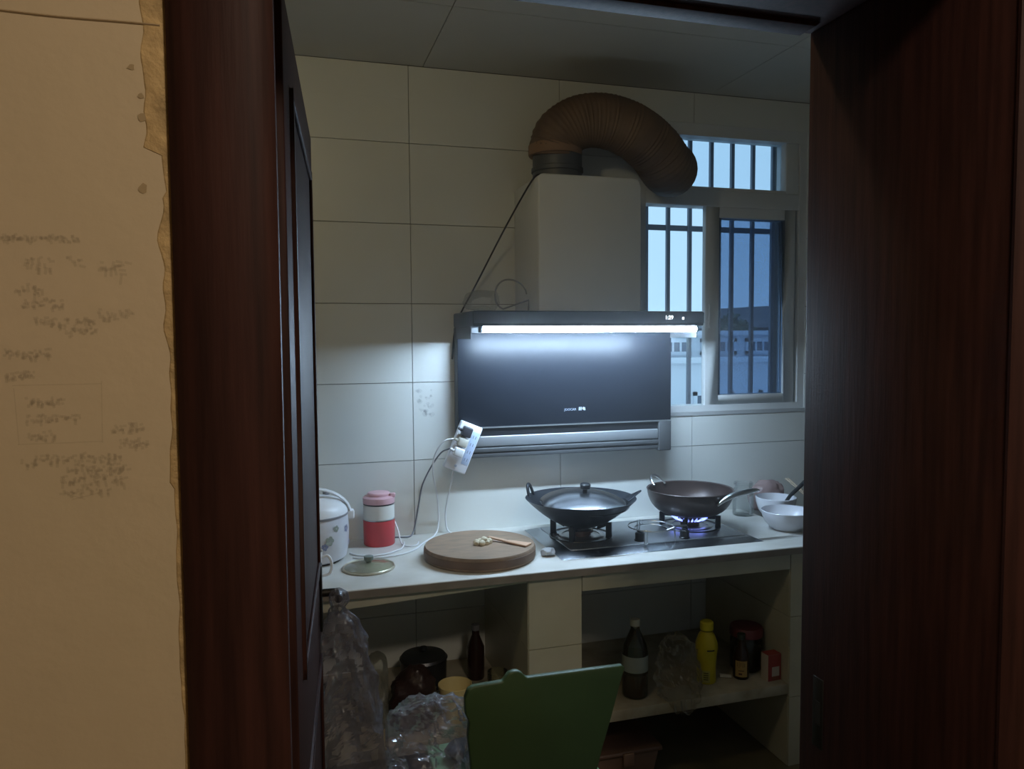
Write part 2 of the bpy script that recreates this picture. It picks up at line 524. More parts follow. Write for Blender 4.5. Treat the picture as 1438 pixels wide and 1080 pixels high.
# open leaf, swung into the kitchen against the line of sight
hx, hy = 0.004, 1.085
ang = math.atan2(1.90 - hy, 0.066 - hx)
leaf = thing('door_1', None, None, (hx, hy, 0), (0, 0, ang), kind='structure')
L = math.hypot(1.90 - hy, 0.066 - hx)
def lb(*a): return MB().box(*a)
build(lb(0, L, 0.0, 0.040, 0.012, 2.055), 'leaf', M_WOOD, leaf, 0.003, local=True)
for z0, z1 in ((0.15, 0.85), (1.05, 1.95)):
    mbp = MB()
    for (a, b, c, d) in ((.11, L - .11, z0, z0 + .02), (.11, L - .11, z1 - .02, z1), (.11, .13, z0, z1), (L - .13, L - .11, z0, z1)):
        mbp.box(a, b, -0.006, 0.0, c, d)
    build(mbp, 'leaf_moulding', M_WOOD, leaf, 0.002, local=True)
hz = 0.975
M_HANDLE = mat('dark_bronze', (0.035, 0.032, 0.028), 0.4, 0.7)
build(MB().box(L - .075, L - .04, -0.006, 0.0, hz - .09, hz + .07), 'lock_plate', M_HANDLE, leaf, 0.003, local=True)
hpath = smooth_path([(L - .058, 0, hz), (L - .058, -0.030, hz), (L - .060, -0.040, hz), (L - .075, -0.044, hz), (L - .105, -0.044, hz - .002)], 5)
build(MB().tube(hpath, 0.0095, 10), 'door_handle', M_HANDLE, leaf, local=True)

# ------------------------------------------------------------------ window: frame, transom, sashes, panes
win = thing('window_1', None, None, ((WX0 + WX1) / 2, YW + 0.06, WZ0), kind='structure')
wy0, wy1 = YW + 0.005, YW + 0.085
TRZ0, TRZ1 = 2.135, 2.205
fr = MB()
fr.box(WX0, WX0 + .035, wy0, wy1, WZ0, WZ1).box(WX1 - .035, WX1, wy0, wy1, WZ0, WZ1)
fr.box(WX0 + .035, WX1 - .035, wy0, wy1, WZ0, WZ0 + .03).box(WX0 + .035, WX1 - .035, wy0, wy1, WZ1 - .05, WZ1)
build(fr, 'window_frame', M_FRAMEW, win)
build(MB().box(WX0 + .03, WX1 - .03, wy0 + .004, wy1, TRZ0, TRZ1), 'transom_bar', M_FRAMEW, win, 0.004)
build(MB().box(WX1 - .10, WX1 - .035, wy0 + .01, wy1, TRZ1, WZ1 - .05), 'transom_stile', M_FRAMEW, win, 0.004)
build(MB().box(WX0 + .03, WX1 - .10, wy0 + .01, wy1, TRZ1 - .002, TRZ1 + .012), 'transom_bead', M_FRAMEW, win)
M_PANE = film('window_glass', (0.93, 0.97, 1.0), 0.03, 0.02, 0.2)
M_BLUE = film('wet_blue_glass', (0.58, 0.66, 0.78), 0.05, 0.03, 0.2, (0.40, 0.50, 0.65), speck=0.25)
build(MB().box(1.62, WX1 - .10, wy0 + .045, wy0 + .049, TRZ1, WZ1 - .05), 'transom_pane', M_PANE, win)
# blanked-off part of the transom that the duct goes through
build(MB().box(WX0 + .035, 1.62, wy0 + .04, wy0 + .055, TRZ1, WZ1 - .05), 'blanking_panel', mat('blank_panel', (0.16, 0.17, 0.18), 0.6), win)
def sash(xa, xb, za, zb, y, name, glass, st=.062):
    s = MB()
    s.box(xa, xa + st, y, y + .03, za, zb).box(xb - st * .85, xb, y, y + .03, za, zb)
    s.box(xa + st, xb - st * .85, y, y + .03, za, za + .045).box(xa + st, xb - st * .85, y, y + .03, zb - .045, zb)
    o = build(s, name, M_FRAMEW, win, 0.003)
    build(MB().box(xa + st, xb - st * .85, y + .013, y + .017, za + .045, zb - .045), 'pane', glass, o)
    return o
sash(1.725, 2.172, 1.282, 2.1345, wy0 + .006, 'sash', M_BLUE, .064)
sash(1.760, 2.185, 1.282, 2.1345, wy0 + .044, 'sash', M_PANE)
build(MB().box(1.737, 1.745, wy0 - .004, wy0 + .006, 1.62, 1.72), 'sash_latch', M_FRAMEW, win, 0.002)

# security grille outside
gr = thing('window_grille', 'grey square-bar security grille outside the kitchen window', 'grille', (1.9, 3.14, 1.2))
M_BAR = mat('grille_paint', (0.22, 0.25, 0.30), 0.6)
gx = 1.442
for k in range(9):
    build(MB().box(gx - .008, gx + .008, 3.125, 3.141, 1.10, 2.62), 'bar', M_BAR, gr)
    gx += .1090
for z in (1.14, 2.074, 2.58):
    build(MB().box(1.36, 2.44, 3.141, 3.153, z - .012, z + .012), 'cross_bar', M_BAR, gr)

# ------------------------------------------------------------------ outside
struct(MB().box(-30, 70, 6, 120, -9.2, -9.0), 'ground', mat('street_ground', (0.30, 0.31, 0.32), 0.9))
M_FAC = mat('pale_facade', (0.78, 0.80, 0.84), 0.85, var=0.04, scale=0.4)
M_WIND = mat('dark_window', (0.10, 0.13, 0.18), 0.2)
def block(name, label, xa, xb, ya, yb, z1, wins, facm, z0=-9.0):
    b = thing(name, label, 'building', ((xa + xb) / 2, ya, z0))
    build(MB().box(xa, xb, ya, yb, z0, z1), 'wall', facm, b)
    build(MB().box(xa - .15, xb + .15, ya - .15, yb + .15, z1, z1 + .12), 'parapet', facm, b)
    for (wx, wz, ww, wh) in wins:
        f = build(MB().box(wx, wx + .1, ya - .06, ya + .01, wz, wz + wh).box(wx + ww - .1, wx + ww, ya - .06, ya + .01, wz, wz + wh)
                  .box(wx, wx + ww, ya - .06, ya + .01, wz, wz + .1).box(wx, wx + ww, ya - .06, ya + .01, wz + wh - .1, wz + wh), 'window', facm, b)
        build(MB().box(wx + .1, wx + ww - .1, ya - .02, ya + .01, wz + .1, wz + wh - .1), 'pane', M_WIND, f)
        nb_ = int((ww - .2) / .28)
        for q in range(1, nb_ + 1):
            xx = wx + .1 + q * (ww - .2) / (nb_ + 1)
            build(MB().box(xx - .025, xx + .025, ya - .06, ya - .02, wz + .1, wz + wh - .1), 'glazing_bar', facm, f)
    return b
wl = []
for ix in range(7):
    for iz in range(4):
        wl.append((10.30 + ix * 2.0, -1.05 - iz * 2.9, 1.2, 1.2))
block('apartment_building', 'pale apartment block with barred windows beyond the grille', 7.5, 26, 18.0, 25.0, 0.92, wl, M_FAC)
block('rooftop_storey', 'pale rooftop storey with small barred windows on the apartment block', 9.2, 25, 19.2, 24.6, 1.66, [(9.75 + 1.45 * k, 1.10, 1.15, .46) for k in range(10)], mat('storey_facade', (0.58, 0.62, 0.68), 0.85), z0=1.041)
pb = block('rooftop_building', 'grey block with flat roof rising behind the pale apartment block', 7.0, 12.9, 26.5, 30, 1.9, [], mat('grey_facade', (0.50, 0.54, 0.60), 0.85))
rf = thing('dark_roof_house', 'dark pitched-roof house rising behind the pale apartment block', 'building', (24, 30, -9))
build(MB().box(18.2, 34, 28, 36, -9, 2.0), 'wall', mat('slate_wall', (0.14, 0.16, 0.20), 0.8), rf)
build(MB().hexa([(17.9, 27.6, 2.0), (35, 27.6, 2.0), (35, 37, 2.0), (17.9, 37, 2.0), (19.6, 31.5, 2.95), (32, 31.5, 3.6), (32, 32.5, 3.6), (19.6, 32.5, 2.95)]), 'roof', mat('slate_roof', (0.07, 0.085, 0.11), 0.7), rf)
# a tree top over the roofs
tree = thing('tree', 'grey-green tree top poking above the pale apartment block', 'tree', (16.9, 26.6, -9))
build(MB().tube([(16.9, 26.6, -9), (17, 26.6, -3), (16.9, 26.7, 1.6)], [.35, .25, .1], 8), 'trunk', mat('bark', (0.08, 0.07, 0.06), 0.9), tree)
lf = MB(); rt = random.Random(5)
for k in range(900):
    a = rt.uniform(0, 6.283); q = math.sqrt(rt.random()) * 1.5; z = 1.5 + rt.uniform(-1.2, 1.2) * (1 - q / 2.2)
    c = Vector((16.9 + .6 * q * math.cos(a), 26.6 + .6 * q * math.sin(a), z))
    u = Vector((rt.uniform(-1, 1), rt.uniform(-1, 1), rt.uniform(-1, 1))).normalized() * .16
    v = u.cross(Vector((rt.uniform(-1, 1), rt.uniform(-1, 1), rt.uniform(-1, 1)))).normalized() * .1
    lf.add([c - u, c + v, c + u, c - v], [(0, 1, 2, 3)])
o = build(lf, 'foliage', mat('foliage_green', (0.10, 0.14, 0.10), 0.8), tree, recalc=False); o['kind'] = 'stuff'

# ------------------------------------------------------------------ masonry counter
ZC = 0.824; YF = 2.302
M_TOP = mat('worktop_white', (0.66, 0.66, 0.63), 0.38, c2=(0.52, 0.51, 0.46), scale=7, bump=0.02)
wt = build(MB().box(-0.70, 1.90, YF, YW - .001, ZC - .026, ZC), 'worktop', M_TOP, base=(0.6, 2.6, ZC - .026), bevel=0.003)
tag(wt, 'continuous white worktop slab on the masonry counter', 'worktop')
build(MB().box(-0.70, 1.90, YF - .0025, YF, ZC - .026, ZC - .0025), 'edge_band', mat('worktop_edge', (0.24, 0.21, 0.18), 0.6, var=.15, scale=12), wt)
YB = YF + .022
ct = thing('masonry_counter', 'cream tiled masonry counter base with open shelf bays under the worktop', 'counter', (0.6, 2.6, 0))
def pillar(xa, xb, name='pillar'):
    return build(MB().box(xa, xb, YB + .006, YW - .001, 0, ZC - .027), name, M_GROUT, ct)
p1 = pillar(.740, .916); p2 = pillar(1.737, 1.87); p0 = pillar(-.40, -.28)
for (xa, xb, ps) in ((.740, .916, p1), (1.737, 1.87, p2), (-.40, -.28, p0)):
    for z0, z1 in ((0.0, .26), (.26, .560), (.560, ZC - .027)):
        build(MB().box(xa - .004, xb + .004, YB, YB + .0065, z0 + .0012, z1 - .0012), 'tile', M_CREAM, ps)
    for sgn, xx in ((-1, xa), (1, xb)):
        xlo, xhi = (xx - .006, xx) if sgn < 0 else (xx, xx + .006)
        for z0, z1 in ((0.0, .26), (.26, .56), (.56, ZC - .027)):
            build(MB().box(xlo, xhi, YB + .0066, YW - .001, z0 + .001, z1 - .001), 'tile', M_CREAM, ps)
# apron beams
build(MB().hexa([(-.28, YB, .738), (.733, YB, .785), (.733, YB + .06, .785), (-.28, YB + .06, .738), (-.28, YB, ZC - .027), (.733, YB, ZC - .027), (.733, YB + .06, ZC - .027), (-.28, YB + .06, ZC - .027)]), 'apron', M_CREAM, ct, 0.002)
build(MB().box(.923, 1.730, YB, YB + .06, .737, ZC - .027), 'apron', M_CREAM, ct, 0.002)
ZS = 0.310
M_SHELF = mat('shelf_slab', (0.50, 0.45, 0.35), 0.6, c2=(0.30, 0.25, 0.17), scale=9)
build(MB().box(.923, 1.730, YB + .002, YW - .002, ZS - .038, ZS), 'shelf', M_SHELF, ct, 0.002)
build(MB().box(-.273, .733, YB + .002, YW - .002, ZS - .038, ZS), 'shelf', M_SHELF, ct, 0.002)

# ------------------------------------------------------------------ range hood
HX0, HX1 = 0.620, 1.520
hood = thing('range_hood', 'black glass side-suction range hood with lit LED strip on the tiled wall', 'range hood', (1.07, 2.88, 1.11))
M_BGLASS = mat('hood_black_glass', (0.004, 0.007, 0.014), 0.37, spec=0.26)
M_HSTEEL = mat('hood_steel', (0.50, 0.52, 0.53), 0.38, 0.85, var=0.08, scale=6)
M_HGREY = mat('hood_grey', (0.10, 0.105, 0.11), 0.5, 0.3)
M_CHIM = mat('chimney_enamel', (0.70, 0.71, 0.69), 0.42, 0.0, var=0.04, scale=3)
# motor box (chimney) with rounded shoulders
cx0, cx1, cz1 = .869, 1.272, 2.165
poly = [(cx0, 1.67), (cx1, 1.67), (cx1, cz1 - .035)] + \
       [(cx1 - .03 + .03 * math.cos(a), cz1 - .03 + .03 * math.sin(a)) for a in [math.pi / 8 * k for k in range(1, 5)]] + \
       [(cx0 + .022 - .022 * math.sin(a), cz1 - .022 + .022 * math.cos(a)) for a in [math.pi / 8 * k for k in range(0, 5)]]
build(MB().prism(poly, 2.606, YW - .002), 'motor_box', M_CHIM, hood, 0.006)
# head box
build(MB().box(HX0, HX1, 2.577, YW - .002, 1.621, 1.676), 'head', M_BGLASS, hood, 0.006)
build(MB().box(HX0 + .002, HX1 - .002, 2.573, 2.579, 1.632, 1.672), 'control_strip', mat('control_glass', (0.05, 0.06, 0.08), 0.12), hood, 0.001)
# LED strip along the lower front edge of the head
lamp = build(MB().tube([(HX0 + .040, 2.606, 1.610), (HX1 - .020, 2.606, 1.610)], .0105, 12), 'led_strip', emis('led_white', (0.56, 0.77, 1.0), LED_STRENGTH), hood, label='glowing white LED strip')
build(MB().box(HX0 + .028, HX0 + .040, 2.598, 2.620, 1.600, 1.6215), 'led_end_cap', M_HGREY, hood, 0.002)
build(MB().box(HX1 - .020, HX1 - .010, 2.598, 2.620, 1.600, 1.6215), 'led_end_cap', M_HGREY, hood, 0.002)
M_DIG = emis('display_digits', (0.85, 0.95, 1.0), 3.0)
text_mesh('1:29', 0.020, 'clock_digits', M_DIG, hood, (1.370, 2.5722, 1.652), (math.pi / 2, 0, 0))
build(MB().box(1.425, 1.432, 2.5715, 2.574, 1.645, 1.654), 'touch_button', M_DIG, hood)
for xe in (HX0, HX1 - .006):
    build(MB().box(xe, xe + .006, 2.626, 2.862, 1.577, 1.6215), 'shade_plate', M_HGREY, hood, 0.0015)  # plates added to shade the tiles beside the LED strip
# glass front and lower tray
build(MB().box(HX0, HX1, 2.862, YW - .002, 1.115, 1.622), 'back_shell', M_HGREY, hood, 0.004)
build(MB().box(HX0, HX1, 2.834, 2.862, 1.238, 1.600), 'front_glass', M_BGLASS, hood, 0.003)
build(MB().box(HX0 + .002, HX1 - .002, 2.830, 2.838, 1.234, 1.239), 'glass_edge', M_HSTEEL, hood)
build(MB().box(HX0, HX1 - .06, 2.838, 2.863, 1.203, 1.234), 'recess', M_BLACK, hood)
build(MB().box(HX0, HX1 - .058, 2.834, 2.863, 1.162, 1.203), 'oil_trough', mat('trough_steel', (0.36, 0.38, 0.40), 0.4, 0.5), hood, 0.004)
build(MB().box(HX0, HX1 - .02, 2.832, 2.863, 1.140, 1.158), 'lower_lip', M_HGREY, hood, 0.003)
build(MB().box(HX0, HX1 - .02, 2.836, 2.863, 1.120, 1.137), 'lower_lip', M_HGREY, hood, 0.003)
build(MB().box(HX1 - .057, HX1, 2.830, 2.863, 1.112, 1.237), 'corner_block', M_HGREY, hood, 0.004)
M_PRINT = mat('print_silver', (0.35, 0.40, 0.48), 0.5)
text_mesh('JOOCAR', 0.013, 'brand_lettering', M_PRINT, hood, (1.075, 2.8335, 1.295), (math.pi / 2, 0, 0))
text_mesh('\u53a8\u7535', 0.015, 'brand_lettering', mat('print_white', (0.6, 0.66, 0.75), 0.5), hood, (1.125, 2.8335, 1.296), (math.pi / 2, 0, 0))
# exhaust collar on top
build(MB().lathe([(.093, 0), (.093, .035), (.098, .038), (.098, .052), (.093, .055), (.093, .10)], (.995, 2.755, cz1 - .002), 32), 'outlet_collar', M_HGREY, hood)

# exhaust duct
du = thing('exhaust_duct', 'greasy brown flexible exhaust duct arching from the hood to the window', 'duct', (.995, 2.755, 2.26))
cl = smooth_path([(.985, 2.755, 2.262), (.985, 2.75, 2.30), (1.005, 2.735, 2.345), (1.075, 2.715, 2.385), (1.17, 2.70, 2.39), (1.28, 2.70, 2.36), (1.38, 2.72, 2.305), (1.450, 2.755, 2.252), (1.500, 2.805, 2.250), (1.525, 2.865, 2.285), (1.530, 2.915, 2.300), (1.530, 2.975, 2.302)], 18)
M_DUCT = mat('greasy_duct', (0.20, 0.125, 0.07), 0.6, 0.1, c2=(0.11, 0.07, 0.045), scale=6)
nn = len(cl); acc = 0; rr = []
for i, q in enumerate(cl):
    if i: acc += (q - cl[i - 1]).length
    u = i / (nn - 1)
    base_r = .094 + .004 * math.sin(math.pi * u) + .022 * max(0, u - .3)
    if q.y > 2.79 and u > .5: base_r = max(.086, base_r - (q.y - 2.79) * .30)
    rr.append(base_r + .0016 * math.sin(acc / .014 * 2 * math.pi))
build(MB().tube(cl, rr, 28), 'flexible_hose', M_DUCT, du)
build(MB().lathe([(.099, 0), (.101, .004), (.101, .036), (.099, .04)], (.987, 2.755, 2.262), 32), 'hose_clamp', mat('tape_tan', (0.27, 0.16, 0.09), 0.6), du)

# cord from the duct side of the motor box down to the hood head
build(MB().tube(smooth_path([(.905, 2.62, 2.163), (.885, 2.63, 2.165), (.862, 2.66, 2.145), (.80, 2.78, 2.00), (.70, 2.87, 1.78), (.640, 2.885, 1.665), (.622, 2.895, 1.60), (.612, 2.896, 1.50)], 6), .0032, 6), 'power_cord', M_DARK, hood)
# loose cord loop on the hood head
lp = [(0.80 + .055 * math.sin(a) - .01 * a / 3, 2.70 + .012 * math.cos(a * 2), 1.685 + .055 - .055 * math.cos(a)) for a in [k * 2 * math.pi / 24 for k in range(3, 24)]]
lo = build(MB().tube([(.86, 2.70, 1.681), (.862, 2.70, 1.72)] + lp[::-1][:18], .0035, 6), 'cord_loop', mat('grey_cord', (0.30, 0.32, 0.34), 0.5), base=(.8, 2.7, 1.68))
tag(lo, 'grey loop of cord standing on top of the hood head', 'cord')
# crumpled film lying on the hood head
def film_fn(u, v):
    a = 2 * math.pi * u
    rz = math.sin(math.pi * v) ** 0.6
    c = Vector((.70 + .0 * v, 2.72, 1.714 + .0))
    n = Vector((math.cos(math.pi * v) * -1, math.cos(a) * rz, math.sin(a) * rz))
    p_ = c + Vector((-.075 * math.cos(math.pi * v), .07 * math.cos(a) * rz, .036 * math.sin(a) * rz))
    return p_, n.normalized() if n.length > 0 else Vector((0, 0, 1))
M_FILM = film('crumpled_film', (0.98, 0.99, 1), 0.10, 0.2, 0.08, (0.75, 0.78, 0.82), bump=0.3, bscale=25)
rs = grid_crumple(film_fn, 40, 22, .010, 18, 2)
for r_ in rs:
    for q in r_: q.z = max(q.z, 1.6765); q.x = min(max(q.x, .615), .738)
fo = build(MB().rings(rs), 'plastic_film', M_FILM, base=(.70, 2.72, 1.677))
tag(fo, 'crumpled clear plastic film lying on top of the hood head', 'plastic film')

# ------------------------------------------------------------------ gas stove
SX0, SX1, SY0, SY1 = .880, 1.674, 2.402, 2.835
ZT = ZC + .016
stv = thing('gas_stove', 'two-burner steel gas stove set on the worktop', 'gas stove', ((SX0 + SX1) / 2, 2.62, ZC))
M_STV = mat('stove_steel', (0.40, 0.42, 0.45), 0.26, 1.0, var=0.10, scale=5)
M_STVG = mat('stove_glass', (0.42, 0.44, 0.47), 0.36, 0.9, var=0.1, scale=4)
b = .042
build(MB().hexa([(SX0, SY0, ZC), (SX1, SY0, ZC), (SX1, SY1, ZC), (SX0, SY1, ZC), (SX0 + b, SY0 + .027, ZT), (SX1 - b, SY0 + .027, ZT), (SX1 - b, SY1 - b, ZT), (SX0 + b, SY1 - b, ZT)]), 'steel_tray', M_STV, stv, 0.002)
build(MB().box(SX0 + b + .008, SX1 - b - .008, SY0 + b + .004, SY1 - b - .008, ZT - .002, ZT + .0025), 'hob_plate', M_STVG, stv, 0.001)
ZP = ZT + .0025
def burner(cx, cy, sh):
    br = build(MB().lathe([(.088, 0), (.084, .003), (.070, .004), (.070, .001), (.02, .001)], (cx, cy, ZP), 40), 'drip_ring', mat('drip_ring_steel', (0.35, 0.34, 0.33), 0.3, 0.9), stv)
    build(MB().lathe([(.0, .0), (.036, .0), (.036, .016), (.047, .018), (.047, .027), (.030, .031), (.028, .026), (.012, .026), (.012, .030), (0, .030)], (0, 0, 0), 32, cap=False).xf(Matrix.Translation((cx, cy, ZP)) @ Matrix.Diagonal((1, 1, .78 if sh > .05 else 1, 1))), 'burner', mat('burner_brass', (0.16, 0.10, 0.07), 0.45, 0.6), stv)
    for k in range(4):
        a = math.pi / 4 + k * math.pi / 2 + .12
        c_, s_ = math.cos(a), math.sin(a)
        M = Matrix.Translation((cx, cy, 0)) @ Matrix.Rotation(a, 4, 'Z')
        sup = MB().box(.098, .118, -.009, .009, ZP, ZP + sh)
        if sh > .05:     # arm slopes down along the round wok
            sup.hexa([(.064, -.006, ZP + .026), (.100, -.006, ZP + .042), (.100, .006, ZP + .042), (.064, .006, ZP + .026),
                      (.064, -.006, ZP + .0375), (.100, -.006, ZP + sh), (.100, .006, ZP + sh), (.064, .006, ZP + .0375)])
        else:
            sup.box(.060, .100, -.006, .006, ZP + sh - .014, ZP + sh)
        build(sup.xf(M), 'pan_support', M_BLACK, stv, 0.0015)
    build(MB().lathe([(.105, 0), (.110, .003), (.116, .003), (.118, 0)], (cx, cy, ZP), 40, cap=False), 'support_ring', M_BLACK, stv)
BL = (1.040, 2.635); BR = (1.500, 2.640)
burner(*BL, .056); burner(*BR, .046)
# flames
mt = bpy.data.materials.new('gas_flame'); mt.use_nodes = True; t = mt.node_tree
t.nodes.remove(t.nodes['Principled BSDF'])
e1 = t.nodes.new('ShaderNodeEmission'); e1.inputs['Color'].default_value = (0.20, 0.28, 1.0, 1); e1.inputs['Strength'].default_value = 3.2
tr = t.nodes.new('ShaderNodeBsdfTransparent'); mx = t.nodes.new('ShaderNodeMixShader'); mx.inputs[0].default_value = 0.55
t.links.new(tr.outputs[0], mx.inputs[1]); t.links.new(e1.outputs[0], mx.inputs[2]); t.links.new(mx.outputs[0], t.nodes['Material Output'].inputs['Surface'])
M_FLAME = mt
M_FLW = emis('flame_core', (0.62, 0.68, 1.0), 2.2)
for k in range(26):
    a = 2 * math.pi * k / 26
    d = Vector((math.cos(a), math.sin(a), 0)); c0 = Vector((BR[0], BR[1], ZP + .024))
    h = random.uniform(.8, 1.15)
    pts = [c0 + d * .044, c0 + d * .058 + Vector((0, 0, .006 * h)), c0 + d * .068 + Vector((0, 0, .014 * h)), c0 + d * .072 + Vector((0, 0, .022 * h))]
    fl = build(MB().tube(pts, [.0025, .0042, .0030, .0004], 6), 'flame', M_FLAME, stv)
    if k % 2 == 0:
        build(MB().tube(pts[:3], [.0012, .0018, .0006], 5), 'flame_core', M_FLW, fl)
for kx, ky in ((1.213, 2.492), (1.385, 2.475)):
    kn = build(MB().lathe([(.019, 0), (.020, .004), (.017, .006), (.0165, .028), (.014, .030), (0, .030)], (kx, ky, ZP), 24), 'knob', M_BLACK, stv)
    build(MB().box(kx - .003, kx + .003, ky - .016, ky + .016, ZP + .029, ZP + .035), 'knob_grip', M_BLACK, kn, 0.001)

# ------------------------------------------------------------------ wok with lid
wk = thing('wok', 'black iron wok with loop handle on the unlit burner', 'wok', (BL[0], BL[1], ZP + .048))
WZ = ZP + .027; WR = .205; WH = .112
M_WOK = mat('wok_iron', (0.022, 0.026, 0.033), 0.38, 0.35, var=0.3, scale=12)
prof = [(0, 0)]
for k in range(1, 15):
    u = k / 14; prof.append((WR * (u ** .92), WH * u ** 1.75))
inner = [(r_ - .0025 if r_ > .01 else 0, z_ + .003) for r_, z_ in reversed(prof)]
inner[0] = (WR - .003, WH + .001)
build(MB().lathe(prof + [(WR + .002, WH + .002)] + inner, (BL[0], BL[1], WZ), 56, cap=False), 'bowl', M_WOK, wk)
# left loop handle and right pouring lug
def loop_handle(cx, cy, a, r0, z, w_, h, rad, tilt, name, mtl, par):
    pts = []
    for k in range(13):
        q = math.pi * k / 12
        lx = r0 + h * math.sin(q) * math.cos(tilt); ly = w_ * math.cos(q); lz = h * math.sin(q) * math.sin(tilt)
        pts.append(Vector((cx, cy, z)) + Matrix.Rotation(a, 3, 'Z') @ Vector((lx, ly, lz)))
    build(MB().tube(pts, rad, 8), name, mtl, par)
loop_handle(BL[0], BL[1], math.radians(143), WR - .010, WZ + WH - .004, .024, .046, .006, 1.3, 'loop_handle', M_WOK, wk)
lug = MB()
A = Matrix.Rotation(math.radians(-8), 3, 'Z')
def wp(x, y, z): return Vector((BL[0], BL[1], WZ)) + A @ Vector((x, y, z))
lug.hexa([wp(WR - .03, -.035, WH - .016), wp(WR + .030, -.006, WH + .018), wp(WR + .030, .006, WH + .018), wp(WR - .03, .035, WH - .016),
          wp(WR - .03, -.035, WH - .012), wp(WR + .029, -.006, WH + .022), wp(WR + .029, .006, WH + .022), wp(WR - .03, .035, WH - .012)])
build(lug, 'pouring_lug', M_WOK, wk, 0.0015)
LM = Matrix.Translation((BL[0] + .010, BL[1] - .012, WZ + WH - .018)) @ Matrix.Rotation(math.radians(5.0), 4, 'X') @ Matrix.Rotation(math.radians(1.5), 4, 'Y')
LR = .164
lp_ = [(LR, 0), (LR + .003, .002), (LR, .005)]
for k in range(1, 12):
    u = k / 11; lp_.append((LR * (1 - u) ** .85 if u < 1 else 0, .005 + .040 * math.sin(u * math.pi / 2) ** .8))
wlid = build(MB().lathe(lp_ + [(0, .043), (LR * .6, .028), (LR - .004, 0)], (0, 0, 0), 56, cap=False).xf(LM), 'lid', mat('lid_steel', (0.55, 0.57, 0.60), 0.22, 1.0, var=0.08, scale=14), wk, label='domed steel lid')
build(MB().lathe([(.009, .044), (.009, .054), (.019, .058), (.020, .072), (.016, .076), (0, .077)], (0, 0, 0), 24).xf(LM), 'lid_knob', M_BLACK, wlid)

# ------------------------------------------------------------------ deep frying pan on the lit burner
pn = thing('frying_pan', 'deep brown non-stick frying pan with steel handle on the lit burner', 'frying pan', (BR[0], BR[1], ZP + .058))
PZ = ZP + .046; PR = .165; PH = .098
M_PAN = mat('pan_nonstick', (0.060, 0.040, 0.036), 0.36, 0.25, var=0.2, scale=10)
prof = [(0, 0), (.07, 0), (.085, .004)]
for k in range(1, 10):
    u = k / 9; prof.append((.085 + (PR - .085) * math.sin(u * math.pi / 2) ** .9, .004 + (PH - .004) * (1 - math.cos(u * math.pi / 2)) ** .9))
inner = [(max(0, r_ - .004), z_ + .003) for r_, z_ in reversed(prof)]; inner[0] = (PR - .004, PH); inner[-1] = (0, .003)
build(MB().lathe(prof + [(PR + .003, PH + .001), (PR + .001, PH + .003)] + inner, (BR[0], BR[1], PZ), 56, cap=False), 'pan_body', M_PAN, pn)
loop_handle(BR[0], BR[1], math.radians(112), PR - .012, PZ + PH - .006, .034, .05, .0055, .75, 'loop_handle', M_STEEL, pn)
hp = smooth_path([(1.520, 2.474, PZ + PH - .034), (1.545, 2.466, PZ + PH - .012), (1.580, 2.464, PZ + PH + .002), (1.630, 2.468, PZ + PH + .010), (1.675, 2.474, PZ + PH + .014), (1.700, 2.478, PZ + PH + .012)], 4)
hd = MB(); rings_ = []
for i, q in enumerate(hp):
    u = i / (len(hp) - 1); d = (hp[min(i + 1, len(hp) - 1)] - hp[max(i - 1, 0)]).normalized()
    sd = d.cross(Vector((0, 0, 1))).normalized(); upv = sd.cross(d)
    wv = .004 + .009 * math.sin(math.pi * min(1, u * .97 + .02)) ** .8; hv = .003 + .008 * math.sin(math.pi * min(1, u * .95 + .03)) ** .7
    rings_.append([q + sd * wv * math.cos(2 * math.pi * k / 12) + upv * hv * math.sin(2 * math.pi * k / 12) for k in range(12)])
build(hd.rings(rings_), 'handle', M_STEEL, pn)
build(MB().lathe([(.004, 0), (.004, .003), (0, .004)], (0, 0, 0), 12).xf(Matrix.Translation((BR[0] - .125, BR[1] + .098, PZ + PH - .018)) @ Matrix.Rotation(math.radians(75), 4, Vector((.6, .8, 0)))), 'rivet', M_STEEL, pn)

# ------------------------------------------------------------------ wire rack in front of the knobs
rk = thing('wire_rack', 'small steel wire pot rack standing over the stove knobs', 'rack', (1.262, 2.487, ZP))
RZ = ZP + .048
def ring(c, r_, z, n_=32): return [(c[0] + r_ * math.cos(2 * math.pi * k / n_), c[1] + r_ * math.sin(2 * math.pi * k / n_), z) for k in range(n_)]
RC = (1.262, 2.500)
build(MB().tube(ring(RC, .083, RZ), .0022, 6, closed=True), 'wire_ring', M_STEEL, rk)
build(MB().tube(ring(RC, .060, RZ - .008), .002, 6, closed=True), 'wire_ring', M_STEEL, rk)
for a in (math.radians(232), math.radians(318), math.radians(95)):
    d = Vector((math.cos(a), math.sin(a), 0)); sdv = Vector((-d.y, d.x, 0)) * .005; c0 = Vector((RC[0], RC[1], 0))
    lz0 = ZP if a > 4.5 or a < 3 else ZP
    pts = [c0 + d * .060 - sdv + Vector((0, 0, RZ - .008)), c0 + d * .086 - sdv + Vector((0, 0, RZ + .004)), c0 + d * .090 - sdv + Vector((0, 0, lz0 + .004)), c0 + d * .090 + Vector((0, 0, lz0 + .002)),
           c0 + d * .090 + sdv + Vector((0, 0, lz0 + .004)), c0 + d * .086 + sdv + Vector((0, 0, RZ + .004)), c0 + d * .060 + sdv + Vector((0, 0, RZ - .008))]
    build(MB().tube(pts, .002, 6), 'leg', M_STEEL, rk)
build(MB().tube([(RC[0] + .07, RC[1] - .04, RZ), (RC[0] + .13, RC[1] - .03, RZ - .002), (RC[0] + .135, RC[1] - .02, RZ - .002), (RC[0] + .08, RC[1] - .02, RZ)], .002, 6), 'wire_grip', M_STEEL, rk)

